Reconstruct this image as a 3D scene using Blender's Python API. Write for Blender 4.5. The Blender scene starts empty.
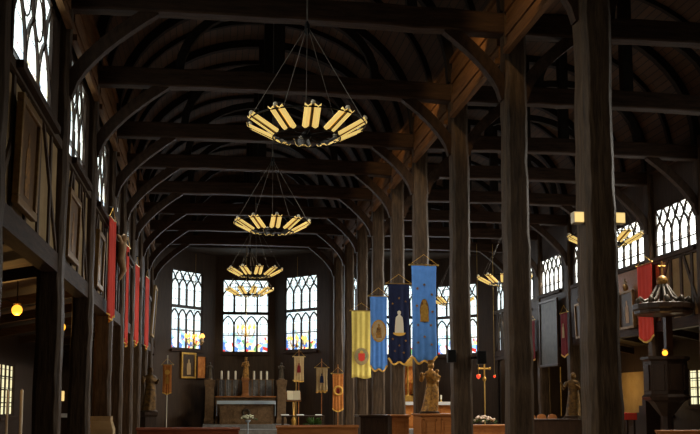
import bpy, math, random
from math import sin, cos, pi, radians, sqrt, atan2

sc = bpy.context.scene
COL = sc.collection
V = lambda a, b: tuple(x + y for x, y in zip(a, b))

# ------------------------------------------------------------------ camera model (metres; a 930 px lens on the 700x434 frame)
F = 930.0; TH = radians(8.44); PH = radians(5.9); PPX = 350.0; PPY = 307.0; EYE = 1.6
_ct, _st, _cp, _sp = cos(TH), sin(TH), cos(PH), sin(PH)
_R = (_ct, -_st, 0); _FW = (_cp*_st, _cp*_ct, _sp); _UP = (-_sp*_st, -_sp*_ct, _cp)
def at(x, y, X=None, Y=None, Z=None):
    """where the sight line of a point of the picture meets a real plane X=, Y= or Z="""
    d = [F*_FW[i] + (x-PPX)*_R[i] + (PPY-y)*_UP[i] for i in range(3)]
    t = X/d[0] if X is not None else Y/d[1] if Y is not None else (Z-EYE)/d[2]
    return (d[0]*t, d[1]*t, EYE + d[2]*t)

cd = bpy.data.cameras.new('camera'); cam = bpy.data.objects.new('camera', cd); COL.objects.link(cam)
cam.location = (0, 0, EYE); cam.rotation_euler = (pi/2 + PH, 0, -TH)
cd.sensor_width = 36; cd.lens = F/700*36; cd.shift_y = (PPY-217)/700; cd.clip_end = 300
sc.camera = cam
sc.view_settings.view_transform = 'Standard'; sc.view_settings.look = 'None'
sc.view_settings.exposure = 0.0; sc.view_settings.gamma = 1.0; sc.view_settings.use_curve_mapping = False

# ------------------------------------------------------------------ materials
def nt(m): return m.node_tree.nodes, m.node_tree.links
def mat(name, c, rough=.6, metal=0, c2=None, scale=6, stretch=(1, 1, 1), bump=0, emit=0, spec=.25, sheen=0):
    m = bpy.data.materials.new(name); m.use_nodes = True
    N, L = nt(m); b = N['Principled BSDF']
    b.inputs['Base Color'].default_value = (*c, 1); b.inputs['Roughness'].default_value = rough
    b.inputs['Metallic'].default_value = metal; b.inputs['Specular IOR Level'].default_value = spec
    if c2 or bump:
        tc = N.new('ShaderNodeTexCoord'); mp = N.new('ShaderNodeMapping'); mp.inputs['Scale'].default_value = stretch
        nz = N.new('ShaderNodeTexNoise'); nz.inputs['Scale'].default_value = scale; nz.inputs['Detail'].default_value = 6; nz.inputs['Roughness'].default_value = .65
        L.new(tc.outputs['Object'], mp.inputs[0]); L.new(mp.outputs[0], nz.inputs['Vector'])
        if c2:
            cr = N.new('ShaderNodeValToRGB'); cr.color_ramp.elements[0].position = .32; cr.color_ramp.elements[1].position = .68
            cr.color_ramp.elements[0].color = (*c, 1); cr.color_ramp.elements[1].color = (*c2, 1)
            L.new(nz.outputs[0], cr.inputs[0]); L.new(cr.outputs[0], b.inputs['Base Color'])
        if bump:
            bp = N.new('ShaderNodeBump'); bp.inputs['Strength'].default_value = bump; bp.inputs['Distance'].default_value = .03
            L.new(nz.outputs[0], bp.inputs['Height']); L.new(bp.outputs[0], b.inputs['Normal'])
    if emit:
        b.inputs['Emission Color'].default_value = (*c, 1); b.inputs['Emission Strength'].default_value = emit
    return m

OAK1, OAK2 = (.018, .0085, .004), (.060, .030, .015)
M = {}
M['oak_z'] = mat('hewn oak upright', (.030, .018, .0095), .55, 0, (.100, .063, .035), 5, (3, 3, .35), .7)
M['oak_x'] = mat('hewn oak across', OAK1, .65, 0, OAK2, 5, (.35, 3, 3), .5)
M['oak_y'] = mat('hewn oak along', OAK1, .65, 0, OAK2, 5, (3, .35, 3), .5)
M['oak_b'] = mat('hewn oak brace', OAK1, .65, 0, OAK2, 5, (2, 2, 1), .5)
M['carvedwood'] = mat('brown carved wood', (.11, .065, .033), .5, 0, (.20, .125, .065), 7, (1, 1, 1), .3)
M['darkgold'] = mat('darkened gilt carving', (.20, .11, .03), .45, .4, (.035, .022, .014), 9)
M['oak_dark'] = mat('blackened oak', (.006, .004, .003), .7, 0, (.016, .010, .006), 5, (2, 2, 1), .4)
M['panel'] = mat('brown panelling', (.030, .018, .011), .55, 0, (.055, .033, .019), 4, (4, 4, .3), .25)
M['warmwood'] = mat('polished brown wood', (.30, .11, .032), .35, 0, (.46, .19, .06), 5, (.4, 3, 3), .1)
M['darkwood'] = mat('dark stained wood', (.025, .014, .009), .4, 0, (.05, .028, .016), 5, (2, 2, .4), .15)
M['redwood'] = mat('red brown bench wood', (.19, .048, .02), .4, 0, (.28, .08, .034), 5, (.4, 3, 3), .1)
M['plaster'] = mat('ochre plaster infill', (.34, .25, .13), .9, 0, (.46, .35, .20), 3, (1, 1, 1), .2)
M['ochre'] = mat('ochre lime wall', (.30, .20, .09), .9, 0, (.40, .28, .13), 2, (1, 1, 1), .2)
M['stone'] = mat('pale stone', (.26, .22, .16), .8, 0, (.38, .33, .25), 6, (1, 1, 1), .3)
M['greystone'] = mat('grey stone', (.13, .13, .13), .7, 0, (.22, .22, .22), 6, (1, 1, 1), .2)
M['gold'] = mat('gilding', (.72, .44, .10), .38, .7, (.45, .24, .05), 14)
M['gilt_glow'] = mat('gilt reflector sheet with added glow', (.95, .66, .20), .38, .2, emit=.74)  # emission puts the lamp light caught by the gilt reflectors into the sheet
M['brass'] = mat('brass', (.75, .52, .17), .3, .9)
M['iron'] = mat('black iron', (.012, .012, .012), .5, .5)
M['wire'] = mat('grey steel wire', (.15, .135, .115), .5, .3)
M['black'] = mat('black casing', (.012, .012, .012), .5)
M['white'] = mat('white linen', (.78, .78, .76), .8)
M['wax'] = mat('white wax', (.85, .80, .66), .5)
M['bluecloth'] = mat('pale blue linen', (.42, .52, .62), .8)
M['red'] = mat('scarlet cloth', (.86, .085, .055), .75, 0, (.76, .06, .045), 5, (3, 3, .4))
M['crimson'] = mat('dark crimson cloth', (.22, .012, .02), .8, 0, (.15, .008, .012), 5)
M['blue'] = mat('sky blue cloth', (.11, .32, .86), .7, 0, (.085, .26, .74), 5)
M['navy'] = mat('midnight blue velvet', (.008, .014, .05), .8, 0, (.012, .02, .07), 5)
M['yellow'] = mat('pale yellow cloth', (.98, .83, .23), .75, 0, (.88, .72, .18), 5)
M['beige'] = mat('faded cream cloth', (.52, .40, .22), .8, 0, (.42, .28, .13), 6)
M['orange'] = mat('orange gold brocade', (.62, .25, .05), .6, 0, (.48, .14, .03), 9)
M['fringe'] = mat('gold fringe', (.80, .48, .10), .6, .2)
M['flesh'] = mat('painted carved flesh', (.55, .38, .22), .55, 0, (.42, .26, .14), 8)
M['polychrome'] = mat('gilded painted carving', (.55, .28, .06), .40, .45, (.09, .05, .025), 11)
M['ivory'] = mat('ivory paint', (.74, .70, .56), .6)
M['darkstatue'] = mat('dark bronze carving', (.05, .042, .034), .5, .3, (.10, .08, .055), 10)
M['leaf'] = mat('green leaves', (.03, .07, .015), .6, 0, (.07, .14, .03), 14)
M['flower'] = mat('white petals', (.80, .82, .62), .7)
M['pink'] = mat('pale pink petals', (.72, .58, .48), .7)
M['paper'] = mat('open book paper', (.75, .68, .48), .8)
M['bulb'] = mat('warm lamp glow', (1, .66, .22), .5, 0, emit=5.0)
M['tube'] = mat('lamp tube glow', (1, .78, .38), .5, 0, emit=4.0)
M['amber'] = mat('amber lamp glow', (1, .42, .035), .5, 0, emit=1.9)
M['flame'] = mat('candle flame', (1, .47, .09), .5, 0, emit=2.4)
M['redlamp'] = mat('red lamp glass', (1, .05, .02), .3, 0, emit=1.6)
M['flood'] = mat('floodlight lens', (1, .70, .26), .4, 0, emit=1.0)
M['sunpanel'] = mat('orange gilt relief', (.80, .34, .08), .5, .2, (.40, .10, .02), 5, (1, 1, .6), .3)
M['canvas'] = mat('dark old canvas', (.035, .024, .014), .45, 0, (.09, .055, .028), 3)
M['canvas_green'] = mat('grey brown canvas', (.040, .040, .034), .5, 0, (.085, .08, .062), 3)
M['canvas_gold'] = mat('golden brown canvas', (.09, .05, .02), .4, 0, (.22, .12, .045), 3)
M['frame'] = mat('gilt picture frame', (.30, .19, .07), .45, .4, (.18, .10, .035), 10)

def planks(name, c1, c2, gap, w=.22):
    m = bpy.data.materials.new(name); m.use_nodes = True
    N, L = nt(m); b = N['Principled BSDF']; b.inputs['Roughness'].default_value = .7
    uv = N.new('ShaderNodeUVMap'); br = N.new('ShaderNodeTexBrick')
    br.inputs['Scale'].default_value = 1; br.inputs['Brick Width'].default_value = 3.2; br.inputs['Row Height'].default_value = w
    br.inputs['Mortar Size'].default_value = .014; br.inputs['Color1'].default_value = (*c1, 1); br.inputs['Color2'].default_value = (*c2, 1)
    br.inputs['Mortar'].default_value = (*gap, 1)
    L.new(uv.outputs[0], br.inputs['Vector']); L.new(br.outputs['Color'], b.inputs['Base Color'])
    bp = N.new('ShaderNodeBump'); bp.inputs['Strength'].default_value = .6; bp.inputs['Distance'].default_value = .02; bp.invert = True
    L.new(br.outputs['Fac'], bp.inputs['Height']); L.new(bp.outputs[0], b.inputs['Normal'])
    return m
M['boards'] = planks('vault boards', (.040, .019, .009), (.085, .040, .017), (.006, .003, .002))
M['aisleboards'] = planks('aisle boards', (.035, .020, .011), (.06, .034, .018), (.006, .004, .003))
def tiles():
    m = bpy.data.materials.new('stone floor tiles'); m.use_nodes = True
    N, L = nt(m); b = N['Principled BSDF']; b.inputs['Roughness'].default_value = .45
    tc = N.new('ShaderNodeTexCoord'); br = N.new('ShaderNodeTexBrick'); br.inputs['Scale'].default_value = 1
    br.inputs['Brick Width'].default_value = .6; br.inputs['Row Height'].default_value = .6; br.inputs['Mortar Size'].default_value = .01
    br.inputs['Color1'].default_value = (.24, .18, .13, 1); br.inputs['Color2'].default_value = (.30, .23, .17, 1); br.inputs['Mortar'].default_value = (.05, .04, .03, 1)
    L.new(tc.outputs['Object'], br.inputs['Vector']); L.new(br.outputs['Color'], b.inputs['Base Color'])
    return m
M['tiles'] = tiles()

def glass(name, strength, stained=0.0, zlo=0, zhi=1, tint=(1, 1, 1), lead=.30):
    """daylit leaded glass: pale quarries with lead lines, painted colours low in the window"""
    m = bpy.data.materials.new(name); m.use_nodes = True
    N, L = nt(m); N.remove(N['Principled BSDF'])
    tc = N.new('ShaderNodeTexCoord'); uv = N.new('ShaderNodeUVMap')
    br = N.new('ShaderNodeTexBrick'); br.offset = 0; br.inputs['Scale'].default_value = 1
    br.inputs['Brick Width'].default_value = lead; br.inputs['Row Height'].default_value = lead*1.5; br.inputs['Mortar Size'].default_value = .012
    t = tint; br.inputs['Color1'].default_value = (.86*t[0], .96*t[1], 1.0*t[2], 1); br.inputs['Color2'].default_value = (1*t[0], .98*t[1], .90*t[2], 1); br.inputs['Mortar'].default_value = (.05, .05, .05, 1)
    L.new(uv.outputs[0], br.inputs['Vector'])
    col = br.outputs['Color']
    if stained:
        vo = N.new('ShaderNodeTexVoronoi'); vo.inputs['Scale'].default_value = 5.0; L.new(uv.outputs[0], vo.inputs['Vector'])
        sp_ = N.new('ShaderNodeSeparateColor'); L.new(vo.outputs['Color'], sp_.inputs[0])
        hs = N.new('ShaderNodeValToRGB'); hs.color_ramp.interpolation = 'CONSTANT'; el = hs.color_ramp.elements
        for q, c in ((0, (.85, .9, 1)), (.30, (.10, .22, .55)), (.42, (.62, .05, .03)), (.56, (.95, .75, .25)), (.68, (.30, .55, .80)), (.80, (.9, .82, .6)), (.92, (.15, .35, .12))):
            e = el[0] if q == 0 else el.new(q)
            e.position = q; e.color = (*c, 1)
        el[len(el)-1].position = 1.0 if len(el) > 7 else el[len(el)-1].position
        L.new(sp_.outputs[0], hs.inputs[0])
        nz = N.new('ShaderNodeTexNoise'); nz.inputs['Scale'].default_value = 2.2; nz.inputs['Detail'].default_value = 3; L.new(uv.outputs[0], nz.inputs['Vector'])
        sx = N.new('ShaderNodeSeparateXYZ'); L.new(uv.outputs[0], sx.inputs[0])
        mr = N.new('ShaderNodeMapRange'); mr.inputs['From Min'].default_value = zhi; mr.inputs['From Max'].default_value = zlo
        mr.inputs['To Min'].default_value = -.55; mr.inputs['To Max'].default_value = .25; L.new(sx.outputs['Y'], mr.inputs['Value'])
        ad = N.new('ShaderNodeMath'); ad.operation = 'ADD'; L.new(nz.outputs[0], ad.inputs[0]); L.new(mr.outputs[0], ad.inputs[1])
        ra = N.new('ShaderNodeMapRange'); ra.inputs['From Min'].default_value = .42; ra.inputs['From Max'].default_value = .62; ra.inputs['To Max'].default_value = stained
        L.new(ad.outputs[0], ra.inputs['Value'])
        mx = N.new('ShaderNodeMix'); mx.data_type = 'RGBA'; L.new(ra.outputs[0], mx.inputs['Factor']); L.new(col, mx.inputs['A']); L.new(hs.outputs[0], mx.inputs['B'])
        col = mx.outputs['Result']
    em = N.new('ShaderNodeEmission'); em.inputs['Strength'].default_value = strength; L.new(col, em.inputs['Color'])
    L.new(em.outputs[0], N['Material Output'].inputs['Surface'])
    return m
M['glass_clere'] = glass('clear leaded glass', 3.6, 0, tint=(1, .97, .90))
M['glass_left'] = glass('pale leaded glass with coloured spots', 2.2, .30, 0, 3.2, tint=(.92, .98, .94))
M['glass_apse'] = glass('stained glass of the choir', 1.8, 1.0, .0, 2.9, tint=(.86, .97, 1), lead=.34)
M['glass_warm'] = glass('amber leaded glass', 1.3, 0, tint=(1, .86, .50), lead=.22)

# ------------------------------------------------------------------ mesh builder
def sub(a, b): return (a[0]-b[0], a[1]-b[1], a[2]-b[2])
def nrm(a):
    l = sqrt(sum(x*x for x in a)) or 1; return tuple(x/l for x in a)
def crs(a, b): return (a[1]*b[2]-a[2]*b[1], a[2]*b[0]-a[0]*b[2], a[0]*b[1]-a[1]*b[0])
def mad(p, a, s, b=None, t=0, c=None, u=0):
    r = [p[i] + a[i]*s for i in range(3)]
    if b: r = [r[i] + b[i]*t for i in range(3)]
    if c: r = [r[i] + c[i]*u for i in range(3)]
    return tuple(r)
WL = {}
def wloc(o): return WL.get(o.name, (0, 0, 0)) if o else (0, 0, 0)

class MB:
    def __init__(s): s.v = []; s.f = []; s.uv = None
    def add(s, vs, fs):
        k = len(s.v); s.v += [tuple(p) for p in vs]; s.f += [tuple(i+k for i in f) for f in fs]; return s
    def box(s, x0, x1, y0, y1, z0, z1):
        return s.add([(x0,y0,z0),(x1,y0,z0),(x1,y1,z0),(x0,y1,z0),(x0,y0,z1),(x1,y0,z1),(x1,y1,z1),(x0,y1,z1)],
                     [(3,2,1,0),(4,5,6,7),(0,1,5,4),(1,2,6,5),(2,3,7,6),(3,0,4,7)])
    def bar(s, p, q, w, h, side=None):
        """box from p to q; w along 'side', h along the third direction"""
        d = nrm(sub(q, p))
        if side is None: side = crs(d, (0,0,1)) if abs(d[2]) < .95 else (1,0,0)
        a = nrm(sub(side, tuple(x*sum(i*j for i, j in zip(side, d)) for x in d))); b = crs(d, a)
        c = [mad(e, a, i*w/2, b, j*h/2) for e in (p, q) for i, j in ((-1,-1),(1,-1),(1,1),(-1,1))]
        return s.add(c, [(3,2,1,0),(4,5,6,7),(0,1,5,4),(1,2,6,5),(2,3,7,6),(3,0,4,7)])
    def sweep(s, pts, w, h, side):
        """rectangular section along a curve lying across 'side'"""
        n = len(pts); vs = []
        for i, p in enumerate(pts):
            d = nrm(sub(pts[min(i+1, n-1)], pts[max(i-1, 0)])); b = crs(d, nrm(side)); a = nrm(side)
            vs += [mad(p, a, -w/2, b, -h/2), mad(p, a, w/2, b, -h/2), mad(p, a, w/2, b, h/2), mad(p, a, -w/2, b, h/2)]
        fs = [(3,2,1,0), tuple(4*(n-1)+i for i in range(4))]
        for i in range(n-1):
            for j in range(4): fs.append((4*i+j, 4*i+(j+1)%4, 4*i+4+(j+1)%4, 4*i+4+j))
        return s.add(vs, fs)
    def tube(s, pts, r, n=8):
        m = len(pts); rr = r if isinstance(r, (list, tuple)) else [r]*m; vs = []
        a = None
        for i, p in enumerate(pts):
            d = nrm(sub(pts[min(i+1, m-1)], pts[max(i-1, 0)]))
            if a is None: a = nrm(crs(d, (0,0,1) if abs(d[2]) < .9 else (1,0,0)))
            else: a = nrm(sub(a, tuple(x*sum(u*w for u, w in zip(a, d)) for x in d)))
            b = crs(d, a)
            vs += [mad(p, a, rr[i]*cos(2*pi*k/n), b, rr[i]*sin(2*pi*k/n)) for k in range(n)]
        fs = [tuple(range(n-1, -1, -1)), tuple(n*(m-1)+k for k in range(n))]
        for i in range(m-1):
            for k in range(n): fs.append((n*i+k, n*i+(k+1)%n, n*i+n+(k+1)%n, n*i+n+k))
        return s.add(vs, fs)
    def loft(s, rings):
        n = len(rings[0]); m = len(rings); vs = [p for r in rings for p in r]
        fs = [tuple(range(n-1, -1, -1)), tuple(n*(m-1)+k for k in range(n))]
        for i in range(m-1):
            for k in range(n): fs.append((n*i+k, n*i+(k+1)%n, n*i+n+(k+1)%n, n*i+n+k))
        return s.add(vs, fs)
    def lathe(s, prof, c=(0,0,0), n=20, a0=0):
        return s.loft([[(c[0]+r*cos(a0+2*pi*k/n), c[1]+r*sin(a0+2*pi*k/n), c[2]+z) for k in range(n)] for r, z in prof])
    def ball(s, c, r, n=12, m=8):
        r = r if isinstance(r, (tuple, list)) else (r, r, r)
        return s.loft([[(c[0]+r[0]*max(sin(pi*i/m), .02)*cos(2*pi*k/n), c[1]+r[1]*max(sin(pi*i/m), .02)*sin(2*pi*k/n), c[2]-r[2]*cos(pi*i/m)) for k in range(n)] for i in range(m+1)])
    def ring(s, c, R, r, n=32, k=6, ax=None):
        a, b = ax or ((1,0,0),(0,1,0)); z = crs(a, b); vs = []; fs = []
        for i in range(n):
            t = 2*pi*i/n; d = tuple(a[q]*cos(t)+b[q]*sin(t) for q in range(3))
            for j in range(k):
                u = 2*pi*j/k; vs.append(mad(c, d, R+r*cos(u), z, r*sin(u)))
        for i in range(n):
            for j in range(k): fs.append((i*k+j, ((i+1)%n)*k+j, ((i+1)%n)*k+(j+1)%k, i*k+(j+1)%k))
        return s.add(vs, fs)
    def prism(s, poly, o, a, b, t):
        """outline poly (2-D, in axes a, b from o) given thickness t along a x b"""
        c = nrm(crs(a, b)); n = len(poly)
        vs = [mad(o, a, p, b, q) for p, q in poly]; vs += [mad(p, c, t) for p in vs]
        return s.add(vs, [tuple(range(n-1, -1, -1)), tuple(range(n, 2*n))] + [(i, (i+1)%n, n+(i+1)%n, n+i) for i in range(n)])
    def build(s, name, m, parent=None, smooth=False, origin=None, bevel=0, mods=()):
        if isinstance(m, str): m = M[m]
        o0 = wloc(parent) if parent else (origin or (0,0,0))
        me = bpy.data.meshes.new(name); me.from_pydata([sub(p, o0) for p in s.v], [], s.f); me.update()
        if s.uv:
            ul = me.uv_layers.new(name='UVMap')
            for lp in me.loops: ul.data[lp.index].uv = s.uv[lp.vertex_index]
        import bmesh
        bm = bmesh.new(); bm.from_mesh(me); bmesh.ops.recalc_face_normals(bm, faces=bm.faces); bm.to_mesh(me); bm.free()
        me.materials.append(m)
        if smooth:
            for p in me.polygons: p.use_smooth = True
        o = bpy.data.objects.new(name, me); COL.objects.link(o)
        if parent: o.parent = parent
        else: o.location = o0
        WL[o.name] = tuple(o0)
        if bevel:
            b = o.modifiers.new('bevel', 'BEVEL'); b.width = bevel; b.segments = 2; b.limit_method = 'ANGLE'
        return o

def tag(o, label=None, cat=None, group=None, kind=None):
    if label: o['label'] = label
    if cat: o['category'] = cat
    if group: o['group'] = group
    if kind: o['kind'] = kind
    return o
def thing(name, label, cat, loc=(0,0,0), group=None):
    o = bpy.data.objects.new(name, None); COL.objects.link(o); o.location = loc; o.empty_display_size = .2
    WL[o.name] = tuple(loc); return tag(o, label, cat, group)
def struct(o, label=None): return tag(o, label, None, None, 'structure')
def dup(root, loc, rz=None, label=None):
    c = root.copy(); COL.objects.link(c); c.location = loc
    if rz is not None: c.rotation_euler = (0, 0, rz)
    if label: c['label'] = label
    for ch in list(root.children):
        d = ch.copy(); COL.objects.link(d); d.parent = c
        for g in list(ch.children):
            e = g.copy(); COL.objects.link(e); e.parent = d
    return c
ORD = ['first', 'second', 'third', 'fourth', 'fifth', 'sixth', 'seventh', 'eighth', 'ninth', 'tenth']

# ------------------------------------------------------------------ plan
XL, XM, XS = -2.92, 5.9, 14.72              # left post row, post row between the two naves, right post row
YS = [13.58, 17.45, 21.65, 25.94, 29.28, 32.9, 36.5, 40.05, 43.6]
ZT = 9.0                                    # underside of the tie beams
ZP = 3.95                                   # underside of the aisle plates
AX, AS = (XL+XM)/2, (XM+XS)/2               # axes of the naves

# floor
struct(MB().box(-7.6, 19.4, 3, 51, -.12, 0).build('floor', 'tiles'))
struct(MB().box(XL+.35, XM-.35, 44.6, 50, 0, .35).build('trim_1', 'greystone', bevel=.01), 'low stone platform of the main choir')
struct(MB().box(XM+.35, XS-.35, 43.9, 50, 0, .35).build('trim_2', 'greystone', bevel=.01), 'low stone platform of the right choir')

# boarded vaults
def vault(name, cx, hw, y0, y1):
    mb = MB(); n = 28; ys = [y0, (y0+y1)/2, y1]; uv = []; acc = 0; prev = None
    ring = []
    for i in range(n+1):
        t = pi*i/n; x = cx - hw*cos(t); z = 9.45 + 3.9*sin(t)**.92
        if prev: acc += math.hypot(x-prev[0], z-prev[1])
        prev = (x, z); ring.append((x, z, acc))
    for y in ys:
        for x, z, a in ring: mb.v.append((x, y, z)); uv.append((y, a))
    m = n+1
    for j in range(len(ys)-1):
        for i in range(n): mb.f.append((j*m+i, j*m+i+1, (j+1)*m+i+1, (j+1)*m+i))
    mb.uv = uv
    o = mb.build(name, 'boards'); sd = o.modifiers.new('thickness', 'SOLIDIFY'); sd.thickness = .1; sd.offset = 0
    return struct(o)
vault('ceiling_left', AX, 4.41, 7, 47.2)
vault('ceiling_right', AS, 4.41, 7, 47.2)
def end_gable(name, cx):
    pts = [(-4.41*cos(pi*i/24), 3.9*sin(pi*i/24)**.92) for i in range(25)]
    struct(MB().prism(pts, (cx, 47.2, 9.45), (1,0,0), (0,0,1), -.12).build(name, 'panel'))
end_gable('wall_gable_left', AX); end_gable('wall_gable_right', AS)
struct(MB().box(XL, XM-.01, 47.1, 50.5, 9.45, 9.6).build('ceiling_choir_left', 'panel'))
struct(MB().box(XM+.01, XS, 47.1, 50.5, 9.45, 9.6).build('ceiling_choir_right', 'panel'))
def slab(name, x0, z0, x1, z1, y0, y1):
    mb = MB(); mb.v = [(x0,y0,z0),(x1,y0,z1),(x1,y1,z1),(x0,y1,z0)]; mb.f = [(0,1,2,3)]
    L_ = math.hypot(x1-x0, z1-z0); k = .7
    mb.uv = [(0+y0*k, y0), (L_+y0*k, y0), (L_+y1*k, y1), (0+y1*k, y1)]
    o = mb.build(name, 'aisleboards'); sd = o.modifiers.new('thickness', 'SOLIDIFY'); sd.thickness = .1; sd.offset = 0
    return struct(o)
slab('ceiling_aisle_left', XL-.05, 5.15, -7.3, 4.2, 7, 46.5)
slab('ceiling_aisle_right', XS+.05, 5.15, 19.1, 4.2, 7, 46.5)

# ------------------------------------------------------------------ windows
WN = [0]
def window(p0, p1, z0, z1, lights, style, gm, label):
    """p0->p1 along the wall, inside face on the left of that direction reversed (normal given by 'side')"""
    WN[0] += 1
    w = math.hypot(p1[0]-p0[0], p1[1]-p0[1]); u = ((p1[0]-p0[0])/w, (p1[1]-p0[1])/w, 0); nn = (u[1], -u[0], 0); Zv = (0,0,1)
    h = z1-z0; o = (p0[0], p0[1], z0)
    P = lambda a, b: mad(o, u, a, Zv, b)
    g = MB(); g.v = [P(0,0), P(w,0), P(w,h), P(0,h)]; g.v += [mad(p, nn, .02) for p in g.v]
    g.f = [(0,1,2,3),(7,6,5,4),(0,4,5,1),(1,5,6,2),(2,6,7,3),(3,7,4,0)]; g.uv = [(0,0),(w,0),(w,h),(0,h)]*2
    root = g.build('window_%d' % WN[0], gm, origin=P(w/2, 0)); struct(root, label)
    WL[root.name] = P(w/2, 0)
    f = MB(); D = .16
    B = lambda a, b, t=.07: f.bar(a, b, D, t, nn)
    S = lambda pts, t=.075: f.sweep([P(*q) for q in pts], D*.8, t, nn)
    for a, b in (((0,0),(w,0)), ((0,h),(w,h)), ((0,0),(0,h)), ((w,0),(w,h))): B(P(*a), P(*b), .12)
    lw = w/lights
    def heads(zt, full=True):
        """pointed heads under height zt, foils between and above"""
        hd = lw*.87; zs = zt - hd - (lw*.85 if full else lw*.12)
        for i in range(lights):
            a, b = i*lw, (i+1)*lw
            S([(b - lw*cos(t*pi/3/6), zs + lw*sin(t*pi/3/6)) for t in range(7)])
            S([(a + lw*cos(t*pi/3/6), zs + lw*sin(t*pi/3/6)) for t in range(7)])
            f.ring(P((a+b)/2, zs+lw*.42), lw*.2, .022, 10, 4, (u, Zv))
        if full:
            for i in range(1, lights):
                f.ring(P(i*lw, zs+hd+lw*.20), lw*.34, .04, 16, 4, (u, Zv))
            for i in range(lights):
                a, b = i*lw, (i+1)*lw; m = (a+b)/2
                S([(m, zs+hd), (m+lw*.16, zs+hd+lw*.45), (b, zt)], .055); S([(m, zs+hd), (m-lw*.16, zs+hd+lw*.45), (a, zt)], .055)
        return zs
    if style == 'two':
        zm = h*.535
        zs = heads(h); B(P(0, zm), P(w, zm), .16); z2 = heads(zm-.08, False)
        for i in range(1, lights): B(P(i*lw, zm), P(i*lw, zs), .10); B(P(i*lw, 0), P(i*lw, z2), .10)
        B(P(0, h*.235), P(w, h*.235), .05)
    elif style == 'one':
        zs = heads(h)
        for i in range(1, lights): B(P(i*lw, 0), P(i*lw, zs), .11)
        B(P(0, zs*.52), P(w, zs*.52), .03)
    else:
        for i in range(1, lights): B(P(i*lw, 0), P(i*lw, h), .06)
        for j in range(1, 4): B(P(0, h*j/4), P(w, h*j/4), .04)
    f.build('window_frame', 'darkwood', root)
    s = MB().bar(mad(P(-.06, -.09), nn, .08), mad(P(w+.06, -.09), nn, .08), .34, .12, nn); s.build('window_sill', 'oak_y', root)
    return root

def wall_run(name, p0, p1, z0, z1, holes, thick, m, mb=None):
    """a wall from p0 to p1 with rectangular openings (u0,u1,z0,z1) sorted along it"""
    w = math.hypot(p1[0]-p0[0], p1[1]-p0[1]); u = ((p1[0]-p0[0])/w, (p1[1]-p0[1])/w, 0); nn = (u[1], -u[0], 0)
    mb = MB()
    def seg(a, b, c, d):
        if b-a > .001 and d-c > .001:
            mb.bar((p0[0]+u[0]*a, p0[1]+u[1]*a, (c+d)/2), (p0[0]+u[0]*b, p0[1]+u[1]*b, (c+d)/2), thick, d-c, nn)
    x = 0
    for a, b, c, d in holes:
        seg(x, a, z0, z1); seg(a, b, z0, c); seg(a, b, d, z1); x = b
    seg(x, w, z0, z1)
    return struct(mb.build(name, m))

# choir of the left (main) nave: three walls with two-tier windows
def sub_hole(p0, p1, q0, q1, z0, z1):
    w = math.hypot(p1[0]-p0[0], p1[1]-p0[1]); u = ((p1[0]-p0[0])/w, (p1[1]-p0[1])/w)
    return ((q0[0]-p0[0])*u[0]+(q0[1]-p0[1])*u[1], (q1[0]-p0[0])*u[0]+(q1[1]-p0[1])*u[1], z0, z1)
def on(p0, p1, x):   # where the sight line through picture column x meets the wall line p0-p1
    d = at(x, 340, Y=1.0); r = d[0]
    ux, uy = p1[0]-p0[0], p1[1]-p0[1]; t = (r*p0[1]-p0[0])/(ux-r*uy); return (p0[0]+ux*t, p0[1]+uy*t)
def choir_wall(name, p0, p1, xa, xb, z0, z1, label, lights=4):
    a, b = on(p0, p1, xa), on(p0, p1, xb)
    wall_run(name, p0, p1, 0, 9.5, [sub_hole(p0, p1, a, b, z0, z1)], .22, 'panel')
    window(a, b, z0, z1, lights, 'two', 'glass_apse', label)
A0, A1, A2, A3 = (XL-.1, 46.8), (.1, 50.0), (3.36, 50.0), (6.0, 47.1)
choir_wall('wall_choir_left', A0, A1, 169.5, 200.5, 4.36, 8.42, 'left canted window of the main choir')
choir_wall('wall_choir_back', A1, A2, 222, 268.5, 4.28, 8.22, 'middle window of the main choir behind the high altar')
choir_wall('wall_choir_right', A2, A3, 286, 318.5, 4.36, 8.30, 'right canted window of the main choir')
B0, B1, B2, B3 = (XM+.1, 46.9), (8.45, 50.0), (11.9, 50.0), (XS+.1, 46.9)
choir_wall('wall_south_choir_left', B0, B1, 345, 365, 4.3, 8.3, 'left canted window of the right choir')
choir_wall('wall_south_choir_back', B1, B2, 379, 420, 4.2, 8.1, 'middle window of the right choir behind the blue and navy banners')
choir_wall('wall_south_choir_right', B2, B3, 437.5, 478.5, 4.2, 8.0, 'right canted window of the right choir, seen on both sides of a post')

# clerestory walls over the aisle arcades
def clere(side, X, bays, sill, top, gm, face):
    """bays: (y0,y1) openings; one wall run between the aisle plate and the wall head"""
    ys = YL[:9] if side == 'left' else YS
    edges = [7.0] + [e for y in ys for e in (y-.26, y+.26)] + [46.85]
    n = 0
    for a, b in zip(edges[0::2], edges[1::2]):
        n += 1
        holes = [(max(c, a)-a, min(d, b)-a, s_ if s_ else sill, t_ if t_ else top) for c, d, s_, t_ in bays if d > a and c < b]
        wall_run('wall_%s_bay_%d' % (side, n), (X, a), (X, b), ZP+.34, 9.3, holes, .12, 'panel')
        if b-a > 1 and (n in (2, 3, 4) if side == 'left' else n in (4, 5)):
            trim(MB().box(X+face*.06, X+face*.075, a+.02, b-.02, ZP+.36, 6.2), 'plaster', 'ochre plaster infill on the %s wall' % side)
YL = [12.3] + YS[1:] + [47]; YR = YS + [47]
tn = [2]
def trim(mb, m, label):
    tn[0] += 1; return struct(mb.build('trim_%d' % tn[0], m), label)
LB = [(13.2, 16.35, 6.42, 8.55), (18.45, 20.75, 6.42, 8.45), (22.5, 25.1, 6.42, 8.3), (26.8, 28.6, 6.42, 8.3), (30.1, 32.2, 6.42, 8.3), (8.0, 11.2, 6.42, 8.55)]  # last opening lies out of view, added to light the nearest middle post
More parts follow.
